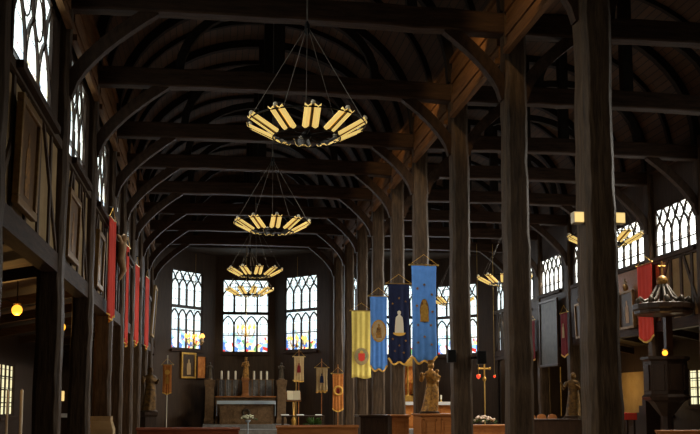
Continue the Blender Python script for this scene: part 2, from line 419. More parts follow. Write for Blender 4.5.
clere('left', XL, LB, 6.42, 8.5, 'glass_left', 1)
for i, (a, b, s, t) in enumerate(LB):
    window((XL, a), (XL, b), s, t, 3, 'one', 'glass_left', '%s window in view from the front, high in the left wall' % ORD[i] if i < 5 else 'high window of the left wall beside the viewer, outside the picture')
RB = [(26.25, 28.95, 6.42, 8.05), (29.75, 32.55, 6.42, 8.0), (33.35, 36.05, 6.42, 8.0), (37.35, 39.95, 6.42, 8.0), (41.0, 43.1, 6.0, 7.9), (44.1, 46.6, 3.95, 7.95), (14.4, 16.7, 6.42, 8.05), (18.3, 20.9, 6.42, 8.05), (22.4, 25.2, 6.42, 8.05)]  # near openings at the end lie out of view, added to light the posts
clere('right', XS, RB, 6.42, 8.0, 'glass_clere', -1)
for i, (a, b, s, t) in enumerate(RB):
    window((XS, b), (XS, a), s, t, 4 if i in (4, 5) else 5, 'two' if i == 5 else 'one', 'glass_apse' if i == 5 else 'glass_clere',
           '%s window in view from the front, high in the right wall' % ORD[i] if i < 6 else 'high window of the right wall near the viewer, outside the picture')

# timber framing of those walls: plates, sill rails, studs, braces
def rail(X, z0, z1, w, label): trim(MB().box(X-w/2, X+w/2, 7, 47, z0, z1), 'oak_y', label)
rail(XL, ZP, ZP+.34, .28, 'oak plate over the left aisle openings'); rail(XS, ZP, ZP+.34, .28, 'oak plate over the right aisle openings')
rail(XM, 9.35, 9.75, .40, 'oak plate on the posts between the naves')
rail(XL, 9.3, 9.7, .40, 'oak plate at the head of the left wall'); rail(XS, 9.3, 9.7, .40, 'oak plate at the head of the right wall')
def studs(X, sgn, ys, skip, label):
    m = MB(); rnd = random.Random(int(abs(X)*10))
    for y0, y1 in zip(ys, ys[1:]):
        n = 5
        for i in range(1, n):
            y = y0+(y1-y0)*i/n
            m.bar((X+sgn*.04, y, ZP+.32), (X+sgn*.04, y, 6.3), .14, .15, (1,0,0))
        m.bar((X+sgn*.045, y0+.2, ZP+.35), (X+sgn*.045, y0+(y1-y0)*.36, 6.3), .14, .12, (1,0,0))
        m.bar((X+sgn*.045, y1-.2, ZP+.35), (X+sgn*.045, y1-(y1-y0)*.36, 6.3), .14, .12, (1,0,0))
        m.bar((X+sgn*.04, y0, 6.30), (X+sgn*.04, y1, 6.30), .22, .16, (1,0,0))
    trim(m, 'oak_z', label)
YL = [12.3] + YS[1:] + [47]; YR = YS + [47]
studs(XL, 1, YL, (), 'upright and slanting oak studs of the left wall')
studs(XS, -1, [YS[2]]+YS[3:]+[47], (), 'upright and slanting oak studs of the right wall')
# brown boarding covers the plaster of the far right bays
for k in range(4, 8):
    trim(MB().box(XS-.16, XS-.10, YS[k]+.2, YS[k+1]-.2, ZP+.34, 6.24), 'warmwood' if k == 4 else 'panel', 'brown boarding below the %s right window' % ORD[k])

# boarded bands over the posts, under the springing of the vaults
def band(X, sgn, ys, label):
    for k, (y0, y1) in enumerate(zip(ys, ys[1:])):
        m = MB()
        for i in range(5): m.bar((X+sgn*(.03*(i % 2)), y0+.27, 8.72+.25*i), (X+sgn*(.03*(i % 2)), y1-.27, 8.72+.25*i), .07, .235, (1,0,0))
        m.bar((X+sgn*.05, y0+.27, 8.55), (X+sgn*.05, y1-.27, 8.55), .12, .12, (1,0,0)); m.bar((X+sgn*.04, y0+.27, 9.9), (X+sgn*.04, y1-.27, 9.9), .12, .10, (1,0,0))
        trim(m, 'bandboards', label % ORD[k])
M['bandboards'] = mat('brown horizontal boards', (.075, .034, .012), .6, 0, (.20, .095, .034), 5, (3, .3, 3), .4)
band(XM-.17, -1, YS, 'brown boards over the %s middle bay'); band(XL+.17, 1, YL[:9], 'brown boards over the %s left bay')
# pale plaster seen in the aisles
trim(MB().box(-7.22, -7.16, 28.5, 32.9, .5, 3.3), 'plaster', 'pale plaster of the left aisle wall'); trim(MB().box(18.93, 18.99, 38.3, 43.5, .9, 3.0), 'ochre', 'ochre plaster of the right aisle wall')
# aisles
def aisle(side, X0, X1, wins):
    s = 1 if X1 > X0 else -1
    p0, p1 = (X1, 7.0), (X1, 46.5)
    wall_run('wall_%s_aisle' % side, p0, p1, 0, 4.3, [(a-7, b-7, c, d) for a, b, c, d in wins], .2, 'panel')
    wall_run('wall_%s_aisle_end' % side, (X0, 46.4), (X1, 46.4), 0, 5.1, [], .2, 'panel')
aisle('left', XL, -7.3, [(33.2, 35.9, 1.15, 3.0)])
aisle('right', XS, 19.1, [(32.6, 35.2, 1.5, 2.95), (36.4, 37.6, 1.15, 2.3)])
window((-7.3, 33.2), (-7.3, 35.9), 1.15, 3.0, 4, 'grid', 'glass_warm', 'amber leaded window low in the left aisle wall')
window((19.1, 35.2), (19.1, 32.6), 1.5, 2.95, 4, 'grid', 'glass_warm', 'amber leaded window low in the right aisle beside the pulpit')
window((19.1, 37.6), (19.1, 36.4), 1.15, 2.3, 2, 'grid', 'glass_warm', 'small amber window in the right aisle seen below the pulpit')
# cross beams of the aisle roofs
for side, X0, X1 in (('left', XL, -7.2), ('right', XS, 19.0)):
    m = MB()
    for y in YS[1:]: m.bar((X0, y, 4.75), (X1, y, 3.95), .22, .26)
    trim(m, 'oak_x', 'sloping cross beams under the %s aisle roof' % side)

# ------------------------------------------------------------------ oak posts
def post(name, label, group, X, Y, w, top, braces, seed, plinth=.45, pm='stone'):
    r = random.Random(seed)
    t = thing(name, label, 'post', (X, Y, 0), group)
    rings = []; n = 26
    ph = r.random()*6; dx = dy = 0
    for i in range(n+1):
        z = plinth + (top-plinth)*i/n
        dx = .6*dx + r.uniform(-.012, .012); dy = .6*dy + r.uniform(-.012, .012)
        hw = w/2*(1.05 - .09*i/n + r.uniform(-.022, .022)); c = .16*w + r.uniform(-.03, .03)*w
        a = r.uniform(-.02, .02)
        q = [(-hw+c,-hw),(hw-c,-hw),(hw,-hw+c),(hw,hw-c),(hw-c,hw),(-hw+c,hw),(-hw,hw-c),(-hw,-hw+c)]
        rings.append([(X+dx+x*cos(a)-y*sin(a), Y+dy+x*sin(a)+y*cos(a), z) for x, y in q])
    MB().loft(rings).build('shaft', 'oak_z', t, bevel=.012)
    h = w/2
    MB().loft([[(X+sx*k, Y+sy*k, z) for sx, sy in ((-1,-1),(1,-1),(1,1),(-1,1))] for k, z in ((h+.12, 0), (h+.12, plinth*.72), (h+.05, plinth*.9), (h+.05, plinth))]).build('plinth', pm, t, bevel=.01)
    for (ax, ay, z, dz, run) in braces:
        pts = []
        for i in range(9):
            q = i/8; k = 1-(1-q)**1.7
            pts.append((X+ax*(h*.7+run*q**1.35), Y+ay*(h*.7+run*q**1.35), z+dz*(q**.85)))
        MB().sweep(pts, .20, .24, (ay, ax, 0) if (ax, ay) != (0,0) else (1,0,0)).build('knee_brace', 'oak_b', t)
    return t
NB, SB, EB, WB = (-1,0), (1,0), (0,1), (0,-1)
def br(dirs, z=7.65, dz=1.4, run=1.2): return [(a, b, z, dz, run) for a, b in dirs]
mid_lab = ['nearest massive hewn oak post of the middle row with a small lamp on either side',
           'second nearest oak post of the middle row with bright right edge',
           'third oak post of the middle row carrying two black loudspeakers',
           'fourth oak post of the middle row standing behind the gilded mother and child',
           'fifth oak post of the middle row behind the navy banner',
           'sixth oak post of the middle row behind the blue medallion banner',
           'seventh oak post of the middle row behind the yellow banner',
           'eighth oak post of the middle row left of the yellow banner',
           'farthest oak post of the middle row beside the right choir']
mid = []
for k, y in enumerate(YS):
    w = [.50, .46, .44, .42, .42, .42, .42, .42, .42][k]
    mid.append(post('oak_post', mid_lab[k], 'oak posts between the two naves', XM, y, w, 9.4, br([NB, SB, EB]), 40+k, .5 if k != 4 else .45))
left_lab = ['oak post at the left picture edge, nearest of the left row', 'oak post between the two nearest high left windows', 'oak post of the left row right of the second framed picture',
            'oak post of the left row with a pale golden casing for the lit patch at its foot, beside the first red banner', 'oak post of the left row beside the second red banner', 'oak post of the left row beside the third red banner',
            'oak post of the left row beside the fourth red banner', 'oak post of the left row behind the gilded saint by the choir', 'farthest oak post of the left row at the main choir']
for k, y in enumerate(YL[:9]):
    post('oak_post', left_lab[k], 'oak posts of the left wall', XL, y, .44, 9.4, br([SB] if k else [SB], 7.3, 1.75, 1.6), 80+k, 1.25 if k == 3 else .4, 'plaster' if k == 3 else 'stone')  # the taller pale plinth paints the lit patch low on that post
right_lab = {3: 'oak post of the right wall just outside the bright nearest right window', 4: 'dark oak post of the right wall behind the long scarlet banner', 5: 'oak post of the right wall between the second and third right windows',
             6: 'oak post of the right wall behind the dark saint with a golden wall panel', 7: 'oak post of the right wall between the fourth and fifth windows', 8: 'farthest oak post of the right wall next to the canted choir wall'}
for k in range(3, 9):
    post('oak_post', right_lab[k], 'oak posts of the right wall', XS, YS[k], .44, 9.4, br([NB], 7.3, 1.75, 1.6), 120+k, .4)

# ------------------------------------------------------------------ tie beams with their trusses
def truss(label, group, x0, x1, y, seed, king=True):
    r = random.Random(seed); cx = (x0+x1)/2; t = thing('tie_beam', label, 'beam', (cx, y, ZT), group)
    rings = []; n = 14
    for i in range(n+1):
        x = x0+.22+(x1-x0-.44)*i/n; hw = .17+r.uniform(-.01, .01); zb = ZT + .05*cos(pi*(i/n-.5)) + r.uniform(-.012, .012) - .05; zt = zb+.42+r.uniform(-.012, .012)
        rings.append([(x, y-hw, zb+.03), (x, y-hw+.03, zb), (x, y+hw-.03, zb), (x, y+hw, zb+.03), (x, y+hw, zt), (x, y-hw, zt)])
    MB().loft(rings).build('beam', 'oak_x', t)
    arc = lambda hw, hh, z0: [(cx-hw*cos(pi*i/24), y, z0+hh*sin(pi*i/24)**.92) for i in range(25)]
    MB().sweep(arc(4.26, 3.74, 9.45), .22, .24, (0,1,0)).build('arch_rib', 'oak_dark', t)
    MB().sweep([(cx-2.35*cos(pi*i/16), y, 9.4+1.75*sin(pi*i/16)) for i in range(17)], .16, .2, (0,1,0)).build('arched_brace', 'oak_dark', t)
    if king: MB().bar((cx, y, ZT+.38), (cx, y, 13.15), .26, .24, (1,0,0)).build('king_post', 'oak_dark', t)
    return t
for k in range(1, 9):
    truss('%s tie beam from the front across the left nave' % ORD[k-1], 'tie beams of the left nave', XL, XM, YS[k], 200+k)
    truss('%s tie beam from the front across the right nave' % ORD[k-1], 'tie beams of the right nave', XM, XS, YS[k], 300+k)
# slender ribs between the trusses
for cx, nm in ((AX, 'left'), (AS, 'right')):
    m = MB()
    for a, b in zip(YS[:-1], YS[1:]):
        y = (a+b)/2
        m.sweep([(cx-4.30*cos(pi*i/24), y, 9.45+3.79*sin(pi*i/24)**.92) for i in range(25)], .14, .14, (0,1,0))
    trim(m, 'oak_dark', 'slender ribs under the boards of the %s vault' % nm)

# ------------------------------------------------------------------ ring chandeliers
def chandelier():
    t = thing('ring_chandelier', 'x', 'chandelier')
    R0 = .97
    m = MB().ring((0,0,.10), R0, .014, 40, 6); m.build('outer_ring', 'iron', t)
    MB().ring((0,0,-.13), .56, .012, 28, 6).build('inner_ring', 'iron', t)
    MB().lathe([(.02,-.14),(.07,-.12),(.09,-.08),(.07,-.03),(.02,0)], n=14).build('hub', 'iron', t)
    m = MB()
    for k in range(10):
        a = 2*pi*(k+.5)/10; m.tube([(.05*cos(a), .05*sin(a), -.08), (.56*cos(a), .56*sin(a), -.12), (R0*cos(a), R0*sin(a), .10)], .008, 5)
    m.build('spokes', 'iron', t)
    m = MB(); top = 1.75
    for k in range(5):
        a = 2*pi*(k+.5)/5+.2; m.tube([(R0*cos(a), R0*sin(a), .10), (.03*cos(a), .03*sin(a), top)], .006, 5)
    m.build('suspension_cables', 'wire', t)
    MB().lathe([(.02, top-.12), (.045, top-.08), (.045, top+.06), (.015, top+.12)], n=10).build('cable_clamp', 'iron', t)
    MB().tube([(0,0,top), (0,0,6.9)], .014, 6).build('hanging_rod', 'wire', t)
    for k in range(10):
        a = 2*pi*k/10+pi/2; d = (cos(a), sin(a), 0); s_ = (-sin(a), cos(a), 0)
        P = lambda r, s, z: (d[0]*r+s_[0]*s, d[1]*r+s_[1]*s, z)
        # folded sheet: two wings around a raised ridge, sloping down toward the hub
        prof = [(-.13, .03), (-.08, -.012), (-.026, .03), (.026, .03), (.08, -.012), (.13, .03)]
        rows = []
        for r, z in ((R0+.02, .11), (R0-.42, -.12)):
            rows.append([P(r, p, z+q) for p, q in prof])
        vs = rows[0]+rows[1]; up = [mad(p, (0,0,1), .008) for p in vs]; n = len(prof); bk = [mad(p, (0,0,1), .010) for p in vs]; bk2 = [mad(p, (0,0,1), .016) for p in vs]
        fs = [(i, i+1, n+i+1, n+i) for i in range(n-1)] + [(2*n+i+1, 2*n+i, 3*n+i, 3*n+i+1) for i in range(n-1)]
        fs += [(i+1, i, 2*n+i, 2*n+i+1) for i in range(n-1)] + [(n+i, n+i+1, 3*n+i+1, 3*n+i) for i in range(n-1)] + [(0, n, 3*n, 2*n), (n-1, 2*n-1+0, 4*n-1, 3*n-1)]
        sh = MB().add(vs+up, fs).build('reflector', 'gilt_glow', t)
        MB().add(bk+bk2, fs).build('sheet_back', 'greystone', sh)
        MB().bar(P(R0+.015, 0, .132), P(R0-.415, 0, -.098), .05, .012, s_).build('ridge_strip', 'brass', sh)
        MB().ball(P(R0+.0, 0, .165), (.04, .04, .04), 8, 6).build('lamp_cap', 'ivory', sh)
    return t
CH = chandelier()
chl = [((AX, 14.9, 6.07), 'nearest and largest ring chandelier with gilt reflectors hanging in the left nave'), ((AX, 23.8, 6.13), 'second ring chandelier from the front hanging in the left nave'),
       ((AX, 33.3, 6.25), 'third ring chandelier from the front hanging in the left nave before the choir'), ((AX, 38.2, 6.13), 'farthest ring chandelier of the left nave seen against the middle choir window'),
       ((AS, 23.2, 5.9), 'ring chandelier of the right nave half hidden by the nearest post'), ((AS, 31.8, 5.95), 'ring chandelier of the right nave behind the second nearest post'),
       ((AS, 39.2, 6.0), 'far ring chandelier of the right nave beside the third post')]
for i, (p, l) in enumerate(chl):
    c = CH if i == 0 else dup(CH, p)
    c.location = p; c['label'] = l; c['group'] = 'ring chandeliers'; c.rotation_euler = (0, 0, .06*i)

# ------------------------------------------------------------------ banners
def ribbon(mb, pts, w, t, n): pass
def banner(name, label, group, p0, p1, ztop, zbot, clothm, bottom='scallop', fold=.018, pole=True, fr=True, seed=1, cat='banner', wall=None):
    """cloth hung between p0 and p1 (x,y) from ztop to zbot; emblem helper axes returned"""
    w = math.hypot(p1[0]-p0[0], p1[1]-p0[1]); u = ((p1[0]-p0[0])/w, (p1[1]-p0[1])/w, 0); nn = (u[1], -u[0], 0)
    t = thing(name, label, cat, ((p0[0]+p1[0])/2, (p0[1]+p1[1])/2, zbot), group)
    r = random.Random(seed); ph = r.random()*6
    nx, nz = 24, 18; H = ztop-zbot; g = MB()
    def bot(q):
        if bottom == 'scallop': return .05*H*(abs(sin(pi*q*1.0))**.8 * -1 + 0.0) + .05*H + (.02*H*cos(4*pi*q))
        if bottom == 'point': return abs(q-.5)*.14*H*2*.5
        if bottom == 'dags': return .0 if int(q*5.999) % 2 == 0 else .07*H
        if bottom == 'round': return .08*H*(2*q-1)**2
        return .012*H*sin(7*q)
    def pt(i, j):
        q = i/nx; v = j/nz; zb = zbot+bot(q); z = ztop+(zb-ztop)*v
        d = fold*(.35+.65*v)*sin(2*pi*q*3.5+ph)+fold*.5*sin(2*pi*q*1.5+ph*2+v)
        wv = 1-.05*sin(pi*v)
        return mad((p0[0], p0[1], z), u, w*(.5+(q-.5)*wv), nn, d)
    g.v = [pt(i, j) for j in range(nz+1) for i in range(nx+1)]
    g.f = [(j*(nx+1)+i, j*(nx+1)+i+1, (j+1)*(nx+1)+i+1, (j+1)*(nx+1)+i) for j in range(nz) for i in range(nx)]
    c = g.build('cloth', clothm, t, True); sd = c.modifiers.new('thickness', 'SOLIDIFY'); sd.thickness = .01; sd.offset = 0
    if fr:
        MB().sweep([mad(pt(i, nz), (0,0,-1), .02) for i in range(nx+1)], .022, .06, nn).build('fringe', 'fringe', t)
    if pole:
        a, b = mad((p0[0], p0[1], ztop+.02), u, -.06), mad((p1[0], p1[1], ztop+.02), u, .06)
        m = MB().tube([a, b], .016, 8); m.ball(a, .028, 8, 6); m.ball(b, .028, 8, 6); m.build('pole', 'brass', t)
        cx = ((p0[0]+p1[0])/2, (p0[1]+p1[1])/2, ztop+.32)
        MB().tube([a, cx, b], .006, 5).build('cord', 'fringe', t)
    ctr = lambda a, v, off=.035: mad((p0[0], p0[1], ztop-(ztop-zbot)*v), u, w*a, nn, off)
    return t, u, nn, w, ctr
def disc(c, u, nn, rx, rz, th=.012, n=24):
    return MB().prism([(rx*cos(2*pi*i/n), rz*sin(2*pi*i/n)) for i in range(n)], mad(c, nn, -th), u, (0,0,1), -th if False else th)
def emb_figure(t, ctr, u, nn, a, v, h, m, halo=None, crown=None):
    """appliqued robed figure: outline with head, sloping shoulders and spreading robe"""
    c = ctr(a, v); o = [(-.20,-.5),(.20,-.5),(.19,-.2),(.17,.05),(.15,.2),(.07,.27),(.05,.31),(.08,.38),(.075,.45),(0,.5),(-.075,.45),(-.08,.38),(-.05,.31),(-.07,.27),(-.15,.2),(-.17,.05),(-.19,-.2)]
    MB().prism([(x*h, z*h) for x, z in o], c, u, (0,0,1), .014).build('appliqued_figure', m, t)
    if halo: disc(mad(c, (0,0,1), .41*h), u, nn, .13*h, .13*h, .006).build('halo', halo, t)
def star(mb, c, u, r):
    mb.prism([((r if i % 2 == 0 else r*.42)*cos(pi/2+pi*i/5), (r if i % 2 == 0 else r*.42)*sin(pi/2+pi*i/5)) for i in range(10)], c, u, (0,0,1), .008)

def hang(xa, xb, yt, yb, Y):
    a, b = at(xa, yt, Y=Y), at(xb, yt, Y=Y); lo = at((xa+xb)/2, yb, Y=Y)
    return (a[0], Y), (b[0], Y), a[2], lo[2]
# four banners on the middle posts
p0, p1, zt, zb = hang(411.5, 436, 265.5, 362, 25.45)
t, u, nn, w, ctr = banner('processional_banner', 'large bright blue banner with gold standing figure, nearest of the middle post row', 'banners on the middle posts', p0, p1, zt, zb, 'blue', 'scallop', seed=2)
emb_figure(t, ctr, u, nn, .50, .47, .62, 'gold')
disc(ctr(.5, .47, .03), u, nn, .13, .33, .006).build('mandorla', 'polychrome', t)
for a, v in ((.5,.2),(.22,.24),(.8,.3),(.2,.42),(.82,.48),(.24,.62),(.76,.62),(.5,.74),(.24,.8),(.78,.82)):
    m = MB(); star(m, ctr(a, v), u, .05); m.build('star_ornament', 'polychrome', t)
m = MB()
for i in range(6): m.ring(ctr(.08+.168*i, -.008, 0), .03, .007, 10, 5, (u, (0,0,1)))
m.build('hanging_loops', 'brass', t)
p0, p1, zt, zb = hang(388, 409.5, 284, 363, 28.8)
t, u, nn, w, ctr = banner('processional_banner', 'midnight blue banner with white robed figure on a gold cloud', 'banners on the middle posts', p0, p1, zt, zb, 'navy', 'scallop', seed=3)
emb_figure(t, ctr, u, nn, .5, .48, .72, 'ivory')
MB().prism([(.20*cos(pi+pi*i/12), .10*sin(pi+pi*i/12)) for i in range(13)], ctr(.5, .62, .04), u, (0,0,1), .014).build('cloud', 'fringe', t)
for a, v in ((.5,.18),(.2,.25),(.8,.22),(.2,.7),(.8,.72),(.5,.78),(.3,.85),(.7,.87)):
    m = MB(); star(m, ctr(a, v), u, .045); m.build('star_ornament', 'polychrome', t)
p0, p1, zt, zb = hang(370, 387, 296.5, 370, 32.4)
t, u, nn, w, ctr = banner('processional_banner', 'blue banner with round gold medallion, between the navy and yellow banners', 'banners on the middle posts', p0, p1, zt, zb, 'blue', 'scallop', seed=5)
disc(ctr(.5, .47, .03), u, nn, .27, .40).build('medallion', 'gold', t)
disc(ctr(.5, .47, .04), u, nn, .22, .34).build('medallion_field', 'beige', t)
emb_figure(t, ctr, u, nn, .5, .47, .5, 'polychrome')
p0, p1, zt, zb = hang(351.5, 371, 311, 378, 36.05)
t, u, nn, w, ctr = banner('processional_banner', 'pale yellow banner with round coloured crest, farthest of the middle post row', 'banners on the middle posts', p0, p1, zt, zb, 'yellow', 'plain', fold=.03, fr=False, seed=7)
disc(ctr(.5, .68, .05), u, nn, .29, .34).build('crest_border', 'beige', t)
disc(ctr(.5, .68, .06), u, nn, .24, .29).build('crest_field', mat('crest green', (.16, .26, .16), .7, 0, (.6, .45, .2), 9), t)
MB().prism([(-.12, -.14), (0, -.2), (.12, -.14), (.13, .12), (-.13, .12)], ctr(.5, .68, .07), u, (0,0,1), .012).build('crest_shield', 'red', t)
disc(mad(ctr(.5, .68, .075), (0,0,1), .16), u, nn, .07, .07).build('crest_crown', 'fringe', t)

# scarlet banners along the left posts (seen almost edge on)
for i, (x, ytop, ybot, Y, lab) in enumerate(((113, 220, 321, 24.7, 'long scarlet banner nearest on the left wall, before the carved crucifix'), (128, 247, 346, 30.1, 'scarlet banner second from the front on the left wall, just past the crucifix'),
                                        (137.5, 266, 346, 33.6, 'scarlet banner third from the front on the left wall'), (147.5, 278, 350, 38.6, 'scarlet banner farthest along the left wall'))):
    q = at(x, ytop, Y=Y); lo = at(x, ybot, Y=Y)
    t, u, nn, w, ctr = banner('hanging_banner', lab, 'scarlet banners on the left wall', (q[0]-.025, Y-.40), (q[0]+.025, Y+.36), q[2], lo[2], 'red', 'point', fold=.03, pole=True, fr=True, seed=20+i)
    MB().tube([(XL+.2, Y, q[2]+.35), (q[0], Y, q[2]+.32)], .02, 6).build('bracket', 'iron', t)
# scarlet banner on the right wall
a, b = at(637, 265, X=XS-.45), at(651.5, 265, X=XS-.45); lo = at(644, 342, X=XS-.45)
t, u, nn, w, ctr = banner('hanging_banner', 'long scarlet banner with gold edge hanging on the right wall beside the pulpit', None, (a[0], a[1]), (b[0], b[1]), (a[2]+b[2])/2, lo[2], 'red', 'round', fold=.015, seed=31)
# two dark crimson banners further along the right wall
for i, (xa, xb, yt, yb, l) in enumerate(((560.5, 567, 314, 357, 'dark crimson banner with pale figure right of the tall dark painting'), (527, 534.5, 322, 362, 'dark crimson banner with pale figure left of the tall dark painting'))):
    a, b = at(xa, yt, X=XS-.4), at(xb, yt, X=XS-.4); lo = at((xa+xb)/2, yb, X=XS-.4)
    t, u, nn, w, ctr = banner('hanging_banner', l, 'crimson banners on the right wall', (a[0], a[1]), (b[0], b[1]), a[2], lo[2], 'crimson', 'point', fold=.012, seed=33+i)
    emb_figure(t, ctr, u, nn, .5, .4, .6, 'beige')

# ------------------------------------------------------------------ pictures
def picture(label, c0, c1, z0, z1, nn, canvas, frame='frame', fw=.09, tilt=0.0, crest=False, cat='painting', nm='framed_painting', group=None, figure=None, arch=False):
    """c0->c1 bottom edge on the wall plane (x,y); tilt leans the top out along nn"""
    w = math.hypot(c1[0]-c0[0], c1[1]-c0[1]); u = ((c1[0]-c0[0])/w, (c1[1]-c0[1])/w, 0); h = z1-z0
    t = thing(nm, label, cat, ((c0[0]+c1[0])/2, (c0[1]+c1[1])/2, z0), group)
    up = nrm((nn[0]*sin(tilt), nn[1]*sin(tilt), cos(tilt))); fn = nrm((nn[0]*cos(tilt), nn[1]*cos(tilt), -sin(tilt)))
    P = lambda a, b, d=0: mad((c0[0], c0[1], z0), u, a, up, b, fn, d)
    m = MB()
    m.bar(P(0, fw/2, .05), P(w, fw/2, .05), .1, fw, fn); m.bar(P(0, h-fw/2, .05), P(w, h-fw/2, .05), .1, fw, fn)
    m.bar(P(fw/2, fw, .05), P(fw/2, h-fw, .05), .1, fw, fn); m.bar(P(w-fw/2, fw, .05), P(w-fw/2, h-fw, .05), .1, fw, fn)
    m.build('picture_frame', frame, t, bevel=.015)
    MB().bar(P(w/2, fw*.8, .035), P(w/2, h-fw*.8, .035), .03, w-fw*1.6, fn).build('canvas', canvas, t)
    if figure:
        k = h*.62; o = [(-.13,-.5),(.15,-.5),(.16,-.1),(.13,.2),(.05,.27),(.06,.4),(0,.47),(-.06,.4),(-.04,.27),(-.12,.18),(-.15,-.1)]
        c = P(w*.52, h*.46, .052); m = MB()
        vs = [mad(c, u, x*k*1.1, up, z*k) for x, z in o]; n = len(vs); vs += [mad(p, fn, .006) for p in vs]
        m.add(vs, [tuple(range(n)), tuple(range(2*n-1, n-1, -1))]+[(i, (i+1)%n, n+(i+1)%n, n+i) for i in range(n)]).build('painted_figure', figure, t)
    if crest:
        m = MB(); m.ball(P(w/2, h+.12, .05), (.10, .10, .13), 10, 8); m.bar(P(w/2, h, .05), P(w/2, h+.42, .05), .05, .05, fn); m.bar(P(w/2-.13, h+.28, .05), P(w/2+.13, h+.28, .05), .05, .05, fn)
        m.build('crest', frame, t)
    return t
# left wall, under the windows (leaning forward)
LN, RN = (1,0,0), (-1,0,0)
for ya, yb, z0, z1, l, cv in ((13.2, 14.6, 4.36, 5.95, 'large framed painting of a standing figure under the nearest left window', 'canvas_gold'),
                             (17.75, 19.2, 4.34, 5.65, 'framed painting under the second left window', 'canvas_gold'),
                             (22.3, 23.5, 4.34, 5.7, 'framed painting under the third left window before the first red banner', 'canvas')):
    picture(l, (XL+.135, ya), (XL+.135, yb), z0, z1, LN, cv, 'frame', .12, .02, False, group='framed paintings under the left windows', figure='polychrome')
picture('pale edged painting on the left wall past the farthest scarlet banner', (XL+.25, 40.7), (XL+.25, 42.3), 4.5, 6.7, LN, 'canvas', 'beige', .12, .06)
# choir pictures and right wall
def choir_xy(p0, p1, x, off):
    q = on(p0, p1, x); w = math.hypot(p1[0]-p0[0], p1[1]-p0[1]); n = ((p1[1]-p0[1])/w, -(p1[0]-p0[0])/w)
    return (q[0]+n[0]*off, q[1]+n[1]*off), (n[0], n[1], 0)
(c0, n0), (c1, _) = choir_xy(A0, A1, 179, .14), choir_xy(A0, A1, 193.5, .14)
picture('gilt framed dark painting under the left choir window', c0, c1, 2.85, 4.18, n0, 'canvas', 'gold', .10, figure='beige')
(c0, n0), (c1, _) = choir_xy(A0, A1, 194.2, .16), choir_xy(A0, A1, 203.5, .16)
picture('orange glowing gilt relief panel right of the dark painting under the left choir window', c0, c1, 2.85, 4.05, n0, 'sunpanel', 'darkwood', .05, cat='relief', nm='relief_panel')
def wallpic(xa, xb, yt, yb, X, **k):
    a, b = at(xa, yt, X=X), at(xb, yt, X=X); lo = at((xa+xb)/2, yb, X=X)
    return (X, a[1]), (X, b[1]), lo[2], (a[2]+b[2])/2
c0, c1, z0, z1 = wallpic(540.5, 558.5, 300, 367, XS-.32)
picture('very tall dark grey brown painting on the right wall below the high windows', c0, c1, z0, z1, RN, 'canvas_green', 'darkwood', .10)
c0, c1, z0, z1 = wallpic(620.5, 635.5, 291, 329, XS-.24)
picture('framed painting with small cross on top, left of the scarlet banner on the right wall', c0, c1, z0, z1, RN, 'canvas', 'frame', .09, .03, True, figure='flesh')
c0, c1, z0, z1 = wallpic(577, 588, 303, 338, XS-.24)
picture('framed painting on the right wall beside the nearest post', c0, c1, z0, z1, RN, 'canvas', 'frame', .09, .03, True, figure='flesh')

# ------------------------------------------------------------------ carved figures
def figure_mesh(h, pose=0, child=False, crown=False, lean=0.0, lance=False):
    """robed standing figure of height h facing -Y, feet at z=0: one body fused by a voxel remesh"""
    m = MB(); n = 28
    prof = [(0,.185,.15),(.03,.175,.145),(.12,.165,.135),(.25,.155,.125),(.38,.14,.115),(.48,.13,.105),(.57,.115,.09),(.65,.118,.088),(.72,.135,.088),(.77,.140,.082),(.805,.115,.07),(.83,.052,.05),(.865,.042,.045)]
    rings = []
    for z, a, b in prof:
        dx = lean*sin(pi*z)*.6
        rings.append([(h*(dx+a*cos(t)*(1+.07*max(0, .75-z)*sin(7*t+2*z*4))), h*(b*sin(t)*(1+.10*max(0, .75-z)*sin(6*t+1))), h*z) for t in [2*pi*k/n for k in range(n)]])
    m.loft(rings)
    hx = lean*.45
    m.ball((h*hx, -h*.008, h*.925), (h*.056, h*.064, h*.072), 14, 10)
    m.ball((h*hx, h*.018, h*.925), (h*.068, h*.066, h*.080), 14, 10)      # hair or veil
    m.ball((h*hx, -h*.072, h*.918), (h*.010, h*.014, h*.016), 8, 6)       # nose
    A = [(.125, 0, .765), (.165, -.03, .62), (.07, -.15, .63)], [(-.125, 0, .765), (-.17, -.03, .61), (-.05, -.15, .66)]
    if pose == 1: A = [(.125, 0, .765), (.18, -.04, .63), (.15, -.16, .70)], [(-.125, 0, .765), (-.19, -.05, .63), (-.22, -.13, .76)]
    for arm in A:
        m.tube([(h*x, h*y, h*z) for x, y, z in arm], [h*.048, h*.045, h*.026], 10)
        x, y, z = arm[-1]; m.ball((h*x, h*y-.012*h, h*z), (h*.026, h*.03, h*.032), 8, 6)
    if child:
        c = (.10, -.15, .66)
        m.tube([(h*(c[0]-.01), h*c[1], h*(c[2]-.05)), (h*c[0], h*c[1], h*(c[2]+.05)), (h*c[0], h*c[1], h*(c[2]+.11))], [h*.055, h*.05, h*.03], 10)
        m.ball((h*(c[0]+.005), h*c[1]-.01*h, h*(c[2]+.15)), h*.042, 10, 8)
        m.tube([(h*c[0], h*c[1], h*(c[2]-.04)), (h*(c[0]-.01), h*(c[1]-.07), h*(c[2]-.07)), (h*(c[0]-.01), h*(c[1]-.07), h*(c[2]-.16))], [h*.03, h*.026, h*.016], 8)
    if crown:
        m.lathe([(h*.062, h*.975), (h*.066, h*1.0), (h*.075, h*1.04), (h*.02, h*1.03)], (h*hx, h*.01, 0), 12)
    return m
